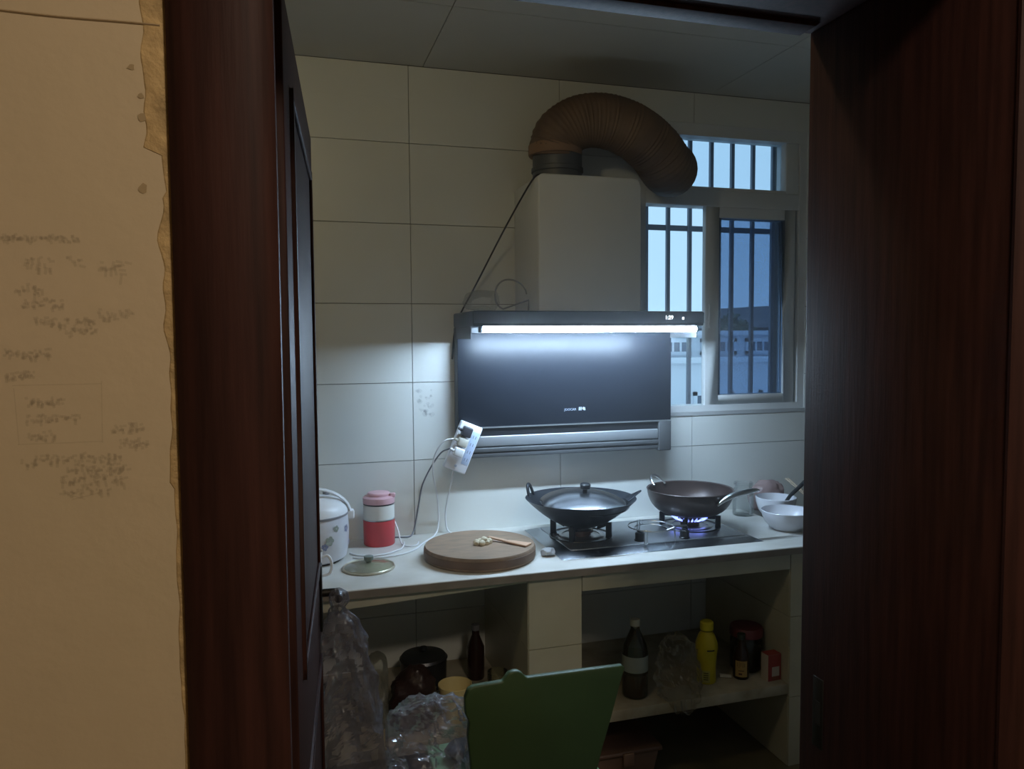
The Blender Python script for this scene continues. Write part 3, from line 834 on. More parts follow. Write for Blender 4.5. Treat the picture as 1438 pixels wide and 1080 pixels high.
# ------------------------------------------------------------------ cutting board and what lies on it
cb = thing('cutting_board', 'thick round wooden chopping block on the worktop', 'cutting board', (.625, 2.532, ZC))
M_BOARD = mat('board_wood', (0.30, 0.20, 0.13), 0.7, c2=(0.20, 0.145, 0.10), scale=5, stretch=(3, 14, 3), bump=0.1, bscale=40)
build(MB().lathe([(0, 0), (.186, 0), (.191, .005), (.192, .040), (.188, .046), (0, .046)], (.625, 2.532, ZC), 64, cap=False), 'block', M_BOARD, cb)
M_BAND = mat('board_rim', (0.15, 0.09, 0.055), 0.6, var=.2, scale=10)
build(MB().lathe([(.1915, .010), (.1935, .012), (.1935, .034), (.1915, .036)], (.625, 2.532, ZC), 64, cap=False), 'rim_band', M_BAND, cb)
ZB = ZC + .046
gm = mat('peeled_garlic', (0.62, 0.55, 0.40), 0.6, var=.12, scale=50)
rg = random.Random(11)
cluster = [(-.022, .004), (-.006, -.010), (.012, .0), (-.008, .014), (.024, .010), (.004, .004)]
for k, (dx, dy) in enumerate(cluster):
    c = Vector((.632 + dx, 2.512 + dy, ZB + .0085 + (.008 if k == 5 else 0)))
    mbg = MB().lathe([(0, -.0085), (.006, -.007), (.0095, 0), (.007, .006), (.002, .0105), (0, .011)], (0, 0, 0), 10)
    M = Matrix.Translation(c) @ Matrix.Rotation(rg.uniform(0, 6), 4, 'Z') @ Matrix.Rotation(rg.uniform(.9, 1.6) if k < 5 else 1.2, 4, 'X') @ Matrix.Scale(1.3, 4)
    go = build(mbg.xf(M), 'garlic_clove', gm, base=(c.x, c.y, ZB))
    tag(go, 'peeled pale garlic clove in the small heap on the chopping block', 'garlic', 'garlic cloves on the chopping block')
sp = thing('wooden_spatula', 'flat light wooden spatula lying on the chopping block', 'spatula', (.70, 2.51, ZB))
spts = [(.672, 2.600), (.686, 2.590), (.780, 2.497), (.800, 2.470)]
d = Vector((spts[3][0] - spts[0][0], spts[3][1] - spts[0][1], 0)).normalized(); sd = Vector((-d.y, d.x, 0))
def spv(tt, wd, z): 
    q = Vector((.664, 2.562, 0)) + d * tt
    return [q - sd * wd + Vector((0, 0, z)), q + sd * wd + Vector((0, 0, z))]
M_SPW = mat('spatula_wood', (0.50, 0.31, 0.20), 0.55, var=.12, scale=20)
def strip(t0, w0, t1, w1, z0, z1, h):
    a, b_ = spv(t0, w0, z0); c, e = spv(t1, w1, z1)
    up = Vector((0, 0, h))
    return MB().hexa([a, c, e, b_, a + up, c + up, e + up, b_ + up])
build(strip(.0, .007, .075, .009, ZB + .010, ZB + .004, .006), 'handle', M_SPW, sp, 0.002)
build(strip(.075, .010, .160, .022, ZB + .003, ZB + .0005, .007), 'blade', M_SPW, sp, 0.002)
def rag_fn(u, v):
    a = 2 * math.pi * u; s = math.sin(math.pi * v) ** .7
    n = Vector((-math.cos(math.pi * v), math.cos(a) * s, math.sin(a) * s))
    return Vector((.850, 2.470, ZC + .014)) + Vector((n.x * .028, n.y * .022, n.z * .015)), n.normalized() if n.length else Vector((0, 0, 1))
rs = grid_crumple(rag_fn, 24, 14, .006, 40, 4)
for r_ in rs:
    for q in r_: q.z = max(q.z, ZC + .0005); q.x = min(max(q.x, .828), .877)
ro = build(MB().rings(rs), 'crumpled_cloth', mat('grey_cloth', (0.42, 0.44, 0.46), 0.9), base=(.85, 2.47, ZC))
tag(ro, 'small crumpled grey rag between chopping block and stove', 'cloth')

# ------------------------------------------------------------------ rice cooker
rc = thing('rice_cooker', 'white floral rice cooker with carrying handle by the tiled wall', 'rice cooker', (.065, 2.675, ZC))
M_RC = mat('cooker_enamel', (0.62, 0.63, 0.66), 0.3, c2=(0.50, 0.50, 0.55), scale=9)
RCX, RCY = .065, 2.675
build(MB().lathe([(.0, .006), (.105, .006), (.118, .014), (.126, .05), (.128, .11), (.124, .155), (.122, .158)], (RCX, RCY, ZC), 48), 'body', M_RC, rc)
build(MB().lathe([(.10, .0), (.10, .008), (0, .008)], (RCX, RCY, ZC), 32), 'base_ring', M_DARK, rc)
build(MB().lathe([(.123, .160), (.125, .164), (.120, .184), (.100, .204), (.06, .216), (0, .219)], (RCX, RCY, ZC), 48), 'lid', M_WHITEP, rc)
build(MB().lathe([(.1235, .156), (.1265, .157), (.1265, .163), (.1235, .164)], (RCX, RCY, ZC), 48, cap=False), 'lid_seam', mat('seam_grey', (.25, .25, .27), .5), rc)
hpts = []
for k in range(17):
    q = math.pi * k / 16
    hpts.append((RCX + .134 * math.cos(q), RCY - .02 * math.sin(q), ZC + .150 + .098 * math.sin(q)))
hb = MB()
rings_ = []
for i, q in enumerate(hpts):
    a = Vector(hpts[max(i - 1, 0)]); b_ = Vector(hpts[min(i + 1, 16)]); dd = (b_ - a).normalized()
    s1 = Vector((0, 1, 0)); s2 = dd.cross(s1).normalized()
    rings_.append([Vector(q) + s1 * .014 * math.cos(2 * math.pi * k / 10) + s2 * .005 * math.sin(2 * math.pi * k / 10) for k in range(10)])
build(hb.rings(rings_), 'carry_handle', M_WHITEP, rc)
build(MB().lathe([(.012, 0), (.012, .010), (0, .011)], (RCX + .055, RCY + .05, ZC + .213), 16), 'steam_vent', mat('vent_grey', (.2, .2, .22), .5), rc)
for s_ in (-1, 1):
    build(MB().box(RCX + s_ * .124 - .008, RCX + s_ * .124 + .014 * s_ + .008 * (1 if s_ > 0 else 1), RCY - .016, RCY + .016, ZC + .135, ZC + .165), 'handle_pivot', M_WHITEP, rc, 0.004)
M_FLO = mat('flower_print', (0.20, 0.22, 0.33), 0.4); M_FLO2 = mat('leaf_print', (0.30, 0.34, 0.30), 0.4)
for (a, z, s_, mm) in [(-28, .115, .013, M_FLO), (-52, .125, .011, M_FLO2), (-64, .088, .016, M_FLO2), (-72, .07, .012, M_FLO), (-12, .06, .009, M_FLO)]:
    a = math.radians(a)
    for k in range(5):
        q = 2 * math.pi * k / 5
        da = s_ * .6 * math.cos(q) / .128; dz = s_ * .6 * math.sin(q)
        c = Vector((RCX + .1285 * math.cos(a + da), RCY + .1285 * math.sin(a + da), ZC + z + dz))
        nrm = Vector((math.cos(a + da), math.sin(a + da), 0)); tg = Vector((-nrm.y, nrm.x, 0))
        pts = [c + tg * s_ * .45 * math.cos(2 * math.pi * j / 8) + Vector((0, 0, 1)) * s_ * .45 * math.sin(2 * math.pi * j / 8) for j in range(8)]
        build(MB().add(pts, [tuple(range(8))]), 'printed_petal', mm, rc, recalc=False)

# mug beside the door
mg = thing('mug', 'white mug beside the rice cooker, half hidden by the door leaf', 'mug', (.052, 2.42, ZC))
build(MB().lathe([(0, 0), (.030, 0), (.033, .004), (.040, .095), (.042, .098), (.038, .096), (.031, .006), (0, .005)], (.052, 2.42, ZC), 36, cap=False), 'cup_body', M_WHITEP, mg)
build(MB().tube(smooth_path([(.088, 2.412, ZC + .078), (.108, 2.407, ZC + .082), (.118, 2.405, ZC + .060), (.116, 2.405, ZC + .036), (.106, 2.407, ZC + .024), (.086, 2.413, ZC + .020)], 4), .005, 8), 'handle', M_WHITEP, mg)

# food flask
th = thing('food_flask', 'red and white insulated food flask with pink lid by the wall', 'food flask', (.318, 2.835, ZC))
FX, FY = .312, 2.812
FS = Matrix.Translation((0, 0, ZC)) @ Matrix.Diagonal((1, 1, .93, 1)) @ Matrix.Translation((0, 0, -ZC))
M_RED = mat('flask_red', (0.55, 0.055, 0.065), 0.35); M_PINK = mat('flask_pink', (0.66, 0.40, 0.45), 0.4)
build(MB().lathe([(0, 0), (.054, 0), (.057, .004), (.058, .100), (0, .100)], (FX, FY, ZC), 40, cap=False).xf(FS), 'lower_body', M_RED, th)
build(MB().lathe([(.056, .101), (.0585, .102), (.0585, .105), (.056, .106)], (FX, FY, ZC), 40, cap=False).xf(FS), 'ring', M_STEEL, th)
build(MB().lathe([(0, .106), (.057, .106), (.057, .160), (0, .160)], (FX, FY, ZC), 40, cap=False).xf(FS), 'upper_body', mat('flask_white', (0.68, 0.68, 0.64), 0.4), th)
build(MB().lathe([(.055, .161), (.057, .162), (.057, .165), (.055, .166)], (FX, FY, ZC), 40, cap=False).xf(FS), 'ring', M_BLACK, th)
build(MB().lathe([(0, .166), (.057, .166), (.058, .170), (.058, .188), (.052, .194), (.042, .195), (.042, .203), (.038, .207), (0, .208)], (FX, FY, ZC), 40, cap=False).xf(FS), 'lid', M_PINK, th)
build(MB().box(FX + .038, FX + .058, FY - .03, FY - .010, ZC + .188, ZC + .205).xf(FS), 'lid_latch', M_PINK, th, 0.003)

# glass pot lid lying on the worktop
pl = thing('pot_lid', 'glass pot lid with grey knob lying on the worktop', 'lid', (.245, 2.515, ZC))
PX, PY = .243, 2.515
build(MB().lathe([(.083, 0), (.086, .002), (.086, .007), (.083, .009), (.080, .007), (.080, .002)], (PX, PY, ZC), 48, cap=False), 'steel_rim', mat('lid_rim', (0.62, 0.58, 0.45), 0.3, 0.7), pl)
build(MB().lathe([(.080, .006), (.060, .013), (.03, .018), (0, .020), (0, .017), (.03, .015), (.060, .010), (.080, .003)], (PX, PY, ZC), 48, cap=False), 'glass_dome', film('lid_glass', (0.82, 0.84, 0.70), 0.30, 0.05, 0.3, (0.62, 0.58, 0.42)), pl)
build(MB().lathe([(.008, .019), (.008, .024), (.015, .028), (.016, .040), (.012, .042), (0, .042)], (PX, PY, ZC), 20), 'knob', mat('lid_knob', (0.16, 0.19, 0.17), 0.5), pl)

# ------------------------------------------------------------------ power strip with plugs and cables
ps = thing('power_strip', 'white power strip with three plugs hanging tilted at the hood corner', 'power strip', (.632, 2.8155, 1.168), (0, math.radians(23), 0))
M_PS = mat('strip_white', (0.80, 0.82, 0.88), 0.35)
build(MB().box(-.044, .044, -.016, .016, -.094, .094), 'housing', M_PS, ps, 0.005, local=True)
build(MB().box(.012, .040, -.0172, -.015, -.060, .070), 'socket_panel', mat('socket_blue', (0.52, 0.62, 0.82), 0.4), ps, 0.0005, local=True)
M_SLOT = mat('slot_grey', (0.25, 0.30, 0.42), 0.5)
for z in (-.04, -.01, .02, .05):
    for dx in (.020, .030):
        build(MB().box(dx - .0015, dx + .0015, -.018, -.0168, z - .006, z + .006), 'socket_slot', M_SLOT, ps, local=True)
build(MB().lathe([(0, 0), (.005, 0), (.005, .002), (0, .002)], (0, 0, 0), 12).xf(Matrix.Translation((-.004, -.016, -.075)) @ Matrix.Rotation(math.pi / 2, 4, 'X')), 'indicator', mat('indicator', (.4, .45, .55), .4), ps, local=True)
def plug(z, mm, sz=1.0):
    q = build(MB().box(-.034, .004, -.016 - .026 * sz, -.0165, z - .017 * sz, z + .017 * sz), 'plug', mm, ps, 0.006, local=True)
    build(MB().tube([(-.034, -.03, z), (-.052, -.032, z + .002)], [.006, .004], 8), 'strain_relief', mm, q, local=True)
plug(.060, mat('plug_black', (0.045, 0.045, 0.055), 0.4), 1.15)
plug(.018, mat('plug_cream', (0.62, 0.60, 0.52), 0.4)); plug(-.022, M_WHITEP)
M_CW = mat('cable_white', (0.72, 0.74, 0.76), 0.45); M_CG = mat('cable_grey', (0.16, 0.17, 0.20), 0.5)
def cable(pts, r_, mm, label, base):
    o = build(MB().tube(smooth_path(pts, 7), r_, 7), 'cable', mm, base=base)
    tag(o, label, 'cable'); return o
zt = ZC + .004
cable([(.592, 2.783, 1.207), (.555, 2.785, 1.197), (.522, 2.80, 1.145), (.518, 2.825, 1.08), (.533, 2.85, 1.01), (.543, 2.868, .95), (.547, 2.872, .89), (.540, 2.866, .845), (.52, 2.84, zt), (.47, 2.76, zt + .0005), (.43, 2.69, zt), (.40, 2.655, zt), (.35, 2.625, zt), (.29, 2.615, zt), (.235, 2.622, zt), (.202, 2.642, zt)], .0032, M_CW, 'white cable looping left from the cream plug down behind the block', (.53, 2.86, ZC))
cable([(.596, 2.815, 1.082), (.588, 2.825, 1.035), (.582, 2.86, .97), (.577, 2.888, .90), (.582, 2.885, .84), (.60, 2.84, zt), (.62, 2.80, zt)], .0034, M_CW, 'white supply cable dropping from the bottom of the power strip', (.58, 2.88, ZC))
cable([(.576, 2.783, 1.170), (.548, 2.815, 1.15), (.52, 2.87, 1.09), (.49, 2.893, 1.02), (.475, 2.896, .95), (.462, 2.896, .88), (.45, 2.890, .838), (.43, 2.862, zt), (.385, 2.868, zt), (.33, 2.887, zt), (.27, 2.888, zt)], .003, M_CG, 'dark grey cable sagging from the power strip past the food flask', (.48, 2.89, ZC))
cable([(.3715, 2.822, ZC + .075), (.380, 2.80, ZC + .045), (.388, 2.765, zt + .001), (.41, 2.725, zt), (.438, 2.735, zt), (.452, 2.775, zt)], .0028, M_CW, 'white cable curling on the worktop beside the food flask', (.40, 2.78, ZC))
cable([(.196, 2.70, zt), (.225, 2.66, zt), (.27, 2.645, zt), (.32, 2.655, zt), (.36, 2.685, zt), (.38, 2.71, zt), (.392, 2.735, zt + .007), (.40, 2.79, zt)], .0032, M_CW, 'white cable running from the rice cooker along the worktop', (.30, 2.65, ZC))

# ------------------------------------------------------------------ bowls, jar, bag at the right end
def bowl(name, label, c, r_, h, mm, grp=None):
    o = build(MB().lathe([(0, 0), (r_ * .55, 0), (r_ * .58, .004), (r_ * .85, h * .38), (r_ * .97, h * .75), (r_, h), (r_ * .98, h + .002), (r_ * .94, h * .76), (r_ * .80, h * .40), (r_ * .5, .010), (0, .008)], c, 48, cap=False), name, mm, base=c)
    tag(o, label, 'bowl', grp); return o
M_BOWL = mat('white_porcelain', (0.74, 0.75, 0.80), 0.22)
bowl('white_bowl', 'large white porcelain bowl at the front right end of the worktop', (1.868, 2.535, ZC), .098, .074, M_BOWL)
o = bowl('white_bowl', 'smaller white bowl standing behind the large porcelain bowl', (1.945, 2.715, ZC), .082, .086, M_BOWL)
# black ladle in the small bowl
ld = thing('black_ladle', 'black ladle resting in the smaller white bowl', 'ladle', (1.95, 2.70, ZC + .012))
build(MB().tube([(1.952, 2.702, ZC + .028), (1.995, 2.69, ZC + .092), (2.06, 2.68, ZC + .150)], [.007, .008, .009], 8), 'handle', M_BLACK, ld)
build(MB().lathe([(0, 0), (.02, .004), (.03, .018), (.028, .018), (.018, .007), (0, .004)], (1.932, 2.706, ZC + .011), 20, cap=False), 'ladle_bowl', M_BLACK, ld)
# glass jar
gj = thing('glass_jar', 'clear glass jar behind the frying pan handle', 'jar', (1.865, 2.795, ZC))
build(MB().lathe([(0, 0), (.040, 0), (.044, .005), (.044, .105), (.036, .118), (.036, .135), (.039, .136), (.039, .140), (.034, .140), (.033, .118), (.041, .104), (.041, .008), (0, .005)], (1.845, 2.80, ZC), 36, cap=False), 'glass', M_GLASS, gj)
build(MB().lathe([(.037, .128), (.040, .129), (.040, .133), (.037, .134)], (1.845, 2.80, ZC), 36, cap=False), 'rim_thread', M_GLASS, gj)
# pink bag of food
def bagfn(c, rx, ry, rz):
    def fn(u, v):
        a = 2 * math.pi * u; s = max(1e-4, math.sin(math.pi * v)) ** .65
        n = Vector((s * math.cos(a), s * math.sin(a), -math.cos(math.pi * v)))
        return Vector(c) + Vector((n.x * rx, n.y * ry, n.z * rz)), n.normalized()
    return fn
def crumpled(name, label, c, rx, ry, rz, mm, zmin, amp=.012, freq=14, seed=1, nu=40, nv=26, cat='bag', xlim=None, ylim=None, flat=False):
    rs = grid_crumple(bagfn(c, rx, ry, rz), nu, nv, amp, freq, seed)
    for r_ in rs:
        for q in r_:
            q.z = max(q.z, zmin + .0006)
            if xlim: q.x = min(max(q.x, xlim[0]), xlim[1])
            if ylim: q.y = min(max(q.y, ylim[0]), ylim[1])
    o = build(MB().rings(rs, smooth=not flat), name, mm, base=(c[0], c[1], zmin)); tag(o, label, cat); return o
crumpled('food_bag', 'pinkish translucent bag of food leaning on the wall behind the bowls', (2.00, 2.853, ZC + .060), .085, .050, .065, film('pink_film', (0.9, .75, .74), .55, .25, .15, (0.52, .38, .37), bump=.2), ZC, .012, 16, 3, ylim=(2.800, 2.9035))
chop = thing('chopsticks', 'pale pair of chopsticks leaning on the wall at the worktop end', 'chopsticks', (2.16, 2.80, ZC))
for dx in (0, .012):
    build(MB().tube([(2.21 + dx, 2.76, ZC + .003), (2.115 + dx, 2.885, ZC + .125)], [.003, .0035], 6), 'stick', mat('stick_wood', (.55, .45, .34), .6), chop)

# ------------------------------------------------------------------ shelf, right bay
def bottle_prof(pr): return pr
ob = thing('oil_bottle', 'tall clear bottle with amber oil and pale cap on the right shelf', 'bottle', (1.168, 2.425, ZS))
OX, OY = 1.160, 2.418
M_BOT = film('bottle_plastic', (0.70, 0.74, 0.66), 0.10, 0.08, 0.3, (.25, .27, .24))
build(MB().lathe([(0, 0), (.042, 0), (.046, .006), (.046, .15), (.040, .185), (.022, .225), (.016, .24), (.016, .255)], (OX, OY, ZS), 36, cap=False), 'bottle_body', M_BOT, ob)
build(MB().lathe([(0, .003), (.040, .003), (.0435, .008), (.0435, .082), (0, .082)], (OX, OY, ZS), 36, cap=False), 'oil', mat('amber_oil', (0.17, 0.055, 0.02), 0.15), ob)
build(MB().lathe([(.0465, .095), (.0468, .096), (.0468, .150), (.0465, .151)], (OX, OY, ZS), 36, cap=False), 'label_band', mat('label_grey', (.30, .33, .30), .6), ob)
build(MB().lathe([(.0185, .252), (.0185, .272), (.016, .275), (0, .275)], (OX, OY, ZS), 24), 'cap', mat('cap_pale', (.42, .42, .36), .5), ob)

M_THIN = film('thin_bag', (.97, .96, .94), .04, .20, .12, (.55, .50, .40), bump=.4, bscale=30)
rs = grid_crumple(bagfn((1.305, 2.375, ZS + .075), .070, .085, .135), 52, 40, .028, 18, 6)
for r_ in rs:
    for q in r_:
        if q.y > YB - .002: q.z = max(q.z, ZS + .0008)
        else: q.z = max(q.z, ZS - .05)
        q.x = min(max(q.x, 1.214), 1.408)
        if q.z < ZS: q.y = min(q.y, YB - .001)
o = build(MB().rings(rs, smooth=False), 'plastic_bag', M_THIN, base=(1.305, 2.375, ZS)); tag(o, 'crumpled thin plastic bag spilling over the right shelf edge', 'bag')

yb = thing('yellow_bottle', 'yellow squeeze bottle with dark print on the right shelf', 'bottle', (1.458, 2.44, ZS))
YX, YY = 1.458, 2.438
M_YEL = mat('bottle_yellow', (0.52, 0.42, 0.015), 0.35); M_YCAP = mat('cap_yellow', (0.66, 0.55, 0.03), 0.4)
build(MB().lathe([(0, 0), (.032, 0), (.035, .005), (.034, .06), (.037, .10), (.041, .128), (.040, .145), (.030, .175), (.021, .188), (.021, .196)], (YX, YY, ZS), 36, cap=False), 'bottle_body', M_YEL, yb)
build(MB().lathe([(.0225, .192), (.0225, .194)], (YX, YY, ZS), 24, cap=False), 'neck_ring', M_DARK, yb)
build(MB().lathe([(.022, .196), (.0245, .197), (.0245, .222), (.020, .227), (0, .227)], (YX, YY, ZS), 28), 'cap', M_YCAP, yb)
def on_cyl(cx, cy, rad, a0, a1, z0, z1, n_=8):
    v = []
    for k in range(n_ + 1):
        a = a0 + (a1 - a0) * k / n_
        v += [(cx + rad * math.cos(a), cy + rad * math.sin(a), z0), (cx + rad * math.cos(a), cy + rad * math.sin(a), z1)]
    return MB().add(v, [(2 * k, 2 * k + 2, 2 * k + 3, 2 * k + 1) for k in range(n_)], True)
A0 = math.radians(-121)
build(on_cyl(YX, YY, .0422, A0 + .05, A0 + .75, ZS + .127, ZS + .132), 'printed_line', M_DARK, yb, recalc=False)
build(on_cyl(YX, YY, .0356, A0 - .42, A0 + .38, ZS + .008, ZS + .052), 'printed_label', mat('label_olive', (.42, .38, .10), .5), yb, recalc=False)
for k in range(4):
    build(on_cyl(YX, YY, .0359, A0 - .28, A0 + .22, ZS + .017 + .008 * k, ZS + .0215 + .008 * k), 'printed_line', mat('print_dark_olive', (.12, .11, .02), .5), yb, recalc=False)

sb = thing('sauce_bottle', 'small dark sauce bottle with tan lettered label on the right shelf', 'bottle', (1.598, 2.43, ZS))
BX, BY = 1.598, 2.428
build(MB().lathe([(0, 0), (.027, 0), (.030, .004), (.030, .085), (.024, .108), (.0125, .125), (.0125, .150)], (BX, BY, ZS), 28, cap=False), 'bottle_body', mat('dark_bottle_glass', (.028, .014, .010), .12), sb)
build(MB().lathe([(.0145, .146), (.0145, .166), (0, .167)], (BX, BY, ZS), 20), 'cap', mat('cap_dark_green', (.03, .04, .035), .4), sb)
build(on_cyl(BX, BY, .0305, A0 - .75, A0 + .75, ZS + .012, ZS + .072), 'label_band', mat('label_tan', (.36, .24, .08), .6), sb, recalc=False)
M_INK = mat('label_ink', (.07, .03, .02), .6)
for k, (a, z0, z1, wd) in enumerate([(-.45, .050, .066, .05), (-.25, .046, .069, .05), (-.05, .052, .067, .05), (.18, .048, .068, .05), (.38, .050, .064, .05), (-.1, .020, .027, .4), (.0, .034, .037, .7)]):
    build(on_cyl(BX, BY, .0308, A0 + a - wd / 2, A0 + a + wd / 2, ZS + z0, ZS + z1, 4), 'printed_stroke', M_INK, sb, recalc=False)

jr = thing('lidded_jar', 'wide glass jar with maroon lid behind the sauce bottle', 'jar', (1.70, 2.60, ZS))
JX, JY = 1.667, 2.50
build(MB().lathe([(0, 0), (.055, 0), (.060, .006), (.060, .115), (.052, .125), (.052, .130)], (JX, JY, ZS), 36, cap=False), 'glass', film('jar_glass', (.6, .66, .6), .22, .08, .3, (.10, .09, .07)), jr)
build(MB().lathe([(0, .004), (.056, .004), (.057, .075), (0, .075)], (JX, JY, ZS), 32, cap=False), 'contents', mat('jar_contents', (.06, .025, .015), .5), jr)
build(MB().lathe([(.060, .128), (.062, .130), (.062, .158), (.058, .163), (0, .164)], (JX, JY, ZS), 36), 'lid', mat('maroon_lid', (.15, .03, .035), .45), jr)

bx = thing('spice_box', 'small red and white carton at the end of the right shelf', 'box', (1.697, 2.385, ZS), (0, 0, math.radians(4)))
build(MB().box(-.029, .029, -.020, .020, 0, .098), 'carton', mat('carton_white', (.55, .47, .40), .6), bx, 0.001, local=True)
build(MB().box(-.0285, .0285, -.0206, -.0198, .052, .0975), 'red_panel', mat('carton_red', (.30, .045, .04), .5), bx, local=True)
build(MB().box(-.0285, -.012, -.0206, -.0198, .0, .052), 'red_panel', MATS['carton_red'], bx, local=True)
build(MB().box(.022, .0285, -.0206, -.0198, .0, .052), 'red_panel', MATS['carton_red'], bx, local=True)
build(MB().box(-.012, .022, -.0206, -.0198, .0, .016), 'red_panel', mat('carton_brown', (.24, .07, .04), .5), bx, local=True)
build(MB().box(-.0285, .0285, -.0195, .0195, .0975, .0988), 'red_panel', MATS['carton_red'], bx, local=True)
pp = build(MB().hexa([(1.520, 2.445, ZS + .002), (1.556, 2.425, ZS + .002), (1.560, 2.434, ZS + .002), (1.524, 2.454, ZS + .002), (1.520, 2.445, ZS + .012), (1.556, 2.425, ZS + .008), (1.560, 2.434, ZS + .012), (1.524, 2.454, ZS + .014)]), 'paper_packet', mat('packet_white', (.6, .57, .5), .6), base=(1.54, 2.44, ZS), bevel=.001)
tag(pp, 'tiny white paper packet between the yellow and the sauce bottle', 'packet')

# ------------------------------------------------------------------ under the right shelf
sbx = thing('storage_box', 'pinkish plastic storage box with lid on the floor under the shelf', 'storage box', (1.10, 2.50, 0))
M_SBX = mat('box_plastic', (0.24, 0.14, 0.10), 0.45, var=.1); M_SBL = mat('box_lid', (0.15, 0.085, 0.062), 0.35, var=.1)
def tub(xa, xb, ya, yb_, z0, z1, ins):
    return MB().hexa([(xa + ins, ya + ins, z0), (xb - ins, ya + ins, z0), (xb - ins, yb_ - ins, z0), (xa + ins, yb_ - ins, z0), (xa, ya, z1), (xb, ya, z1), (xb, yb_, z1), (xa, yb_, z1)])
build(tub(.985, 1.235, 2.375, 2.68, 0, .118, .018), 'box_body', M_SBX, sbx, 0.008)
build(MB().box(.975, 1.245, 2.365, 2.69, .118, .135), 'box_lid', M_SBL, sbx, 0.006)
build(MB().box(1.09, 1.13, 2.357, 2.366, .085, .132), 'clip', M_SBX, sbx, 0.003)
gp = thing('gas_pipe', 'pale gas pipe rising behind the lower right bay', 'pipe', (1.62, 2.87, 0))
build(MB().tube([(1.62, 2.87, 0), (1.62, 2.87, .268)], .014, 12), 'pipe', mat('pipe_grey', (.34, .35, .36), .5), gp)
build(MB().lathe([(.019, 0), (.019, .02)], (1.62, 2.87, .10), 12), 'coupling', M_HGREY, gp)

# ------------------------------------------------------------------ shelf, left bay
eb = thing('enamel_bowl', 'cream enamel bowl with small wire handles on the left shelf', 'bowl', (.515, 2.44, ZS))
EX, EY = .512, 2.435
M_EN = mat('cream_enamel', (0.72, 0.60, 0.30), 0.35)
build(MB().lathe([(0, 0), (.036, 0), (.040, .005), (.053, .085), (.057, .120), (.055, .121), (.050, .086), (.036, .008), (0, .006)], (EX, EY, ZS), 40, cap=False), 'bowl_body', M_EN, eb)
for s_ in (-1, 1):
    build(MB().tube(smooth_path([(EX + s_ * .056, EY - .016, ZS + .112), (EX + s_ * .070, EY - .012, ZS + .100), (EX + s_ * .070, EY + .012, ZS + .100), (EX + s_ * .056, EY + .016, ZS + .112)], 4), .0028, 6), 'wire_handle', M_DARK, eb)
def jarglass(name, label, c, r_, h, mm):
    o = build(MB().lathe([(0, 0), (r_ * .9, 0), (r_, .005), (r_, h), (r_ * .94, h), (r_ * .94, .007), (0, .005)], c, 32, cap=False), name, mm, base=c); tag(o, label, 'jar'); return o
jarglass('glass_tumbler', 'clear glass tumbler beside the middle pillar on the left shelf', (.682, 2.52, ZS), .036, .105, film('tumbler_glass', (.9, .9, .8), .12, .06, .35, (.4, .38, .26)))
db = thing('soy_bottle', 'dark bottle with grey cap at the back of the left shelf', 'bottle', (.652, 2.72, ZS))
build(MB().lathe([(0, 0), (.030, 0), (.032, .005), (.032, .12), (.014, .165), (.014, .185)], (.652, 2.72, ZS), 28, cap=False), 'bottle_body', mat('soy_glass', (.03, .014, .012), .15), db)
build(MB().lathe([(.016, .183), (.016, .203), (0, .204)], (.652, 2.72, ZS), 20), 'cap', mat('cap_grey', (.14, .14, .15), .5), db)
crumpled('maroon_bag', 'crumpled maroon packet on the left shelf', (.372, 2.42, ZS + .095), .078, .065, .098, film('maroon_film', (.5, .25, .25), .8, .25, .14, (.045, .026, .024), bump=.3), ZS, .018, 14, 8, xlim=(.290, .438))
crumpled('clear_packet', 'small crumpled clear packet beside the maroon packet', (.262, 2.47, ZS + .115), .048, .06, .118, film('packet_film', (.9, .92, .88), .30, .2, .22, (.34, .33, .28), bump=.4), ZS, .016, 18, 9, xlim=(.18, .2895))
pt = thing('dark_pot', 'dark metal pot at the back of the left shelf', 'pot', (.47, 2.72, ZS))
build(MB().lathe([(0, 0), (.075, 0), (.082, .006), (.085, .10), (.088, .102), (.083, .10), (.079, .01), (0, .008)], (.455, 2.72, ZS), 36, cap=False), 'pot_body', mat('pot_metal', (.05, .05, .055), .4, .6), pt)
build(MB().lathe([(.086, .103), (.08, .112), (.03, .122), (0, .124), (0, .120), (.08, .104)], (.455, 2.72, ZS), 36, cap=False), 'pot_lid', mat('pot_lid_metal', (.10, .10, .11), .35, .8), pt)
build(MB().lathe([(.008, .122), (.008, .130), (.014, .134), (.012, .142), (0, .143)], (.455, 2.72, ZS), 16), 'knob', M_BLACK, pt)

# ------------------------------------------------------------------ green chair
ch = thing('green_chair', 'low green plastic chair seen from behind, in front of the counter', 'chair', (.57, 1.88, 0))
M_GRN = mat('chair_green', (0.038, 0.076, 0.026), 0.5, var=.10, scale=5); M_SEAT = mat('seat_green', (0.20, 0.34, 0.17), 0.5, var=.08)
yb0, yb1 = 1.742, 1.762
bp_ = [(.408, .44), (.402, .56), (.396, .62), (.400, .655), (.391, .675), (.390, .715), (.398, .735), (.412, .742), (.485, .744), (.492, .752), (.500, .762), (.512, .766), (.524, .765), (.535, .758), (.542, .749), (.549, .745), (.700, .744), (.800, .743), (.808, .738), (.806, .728), (.796, .700), (.772, .615), (.745, .53), (.722, .44)]
build(MB().prism(bp_, yb0, yb1), 'backrest', M_GRN, ch, 0.004)
build(MB().box(.345, .765, 1.750, 2.050, .425, .446), 'seat', M_SEAT, ch, 0.006)
build(MB().box(.355, .755, 1.765, 2.035, .385, .426), 'seat_apron', M_SEAT, ch, 0.006)
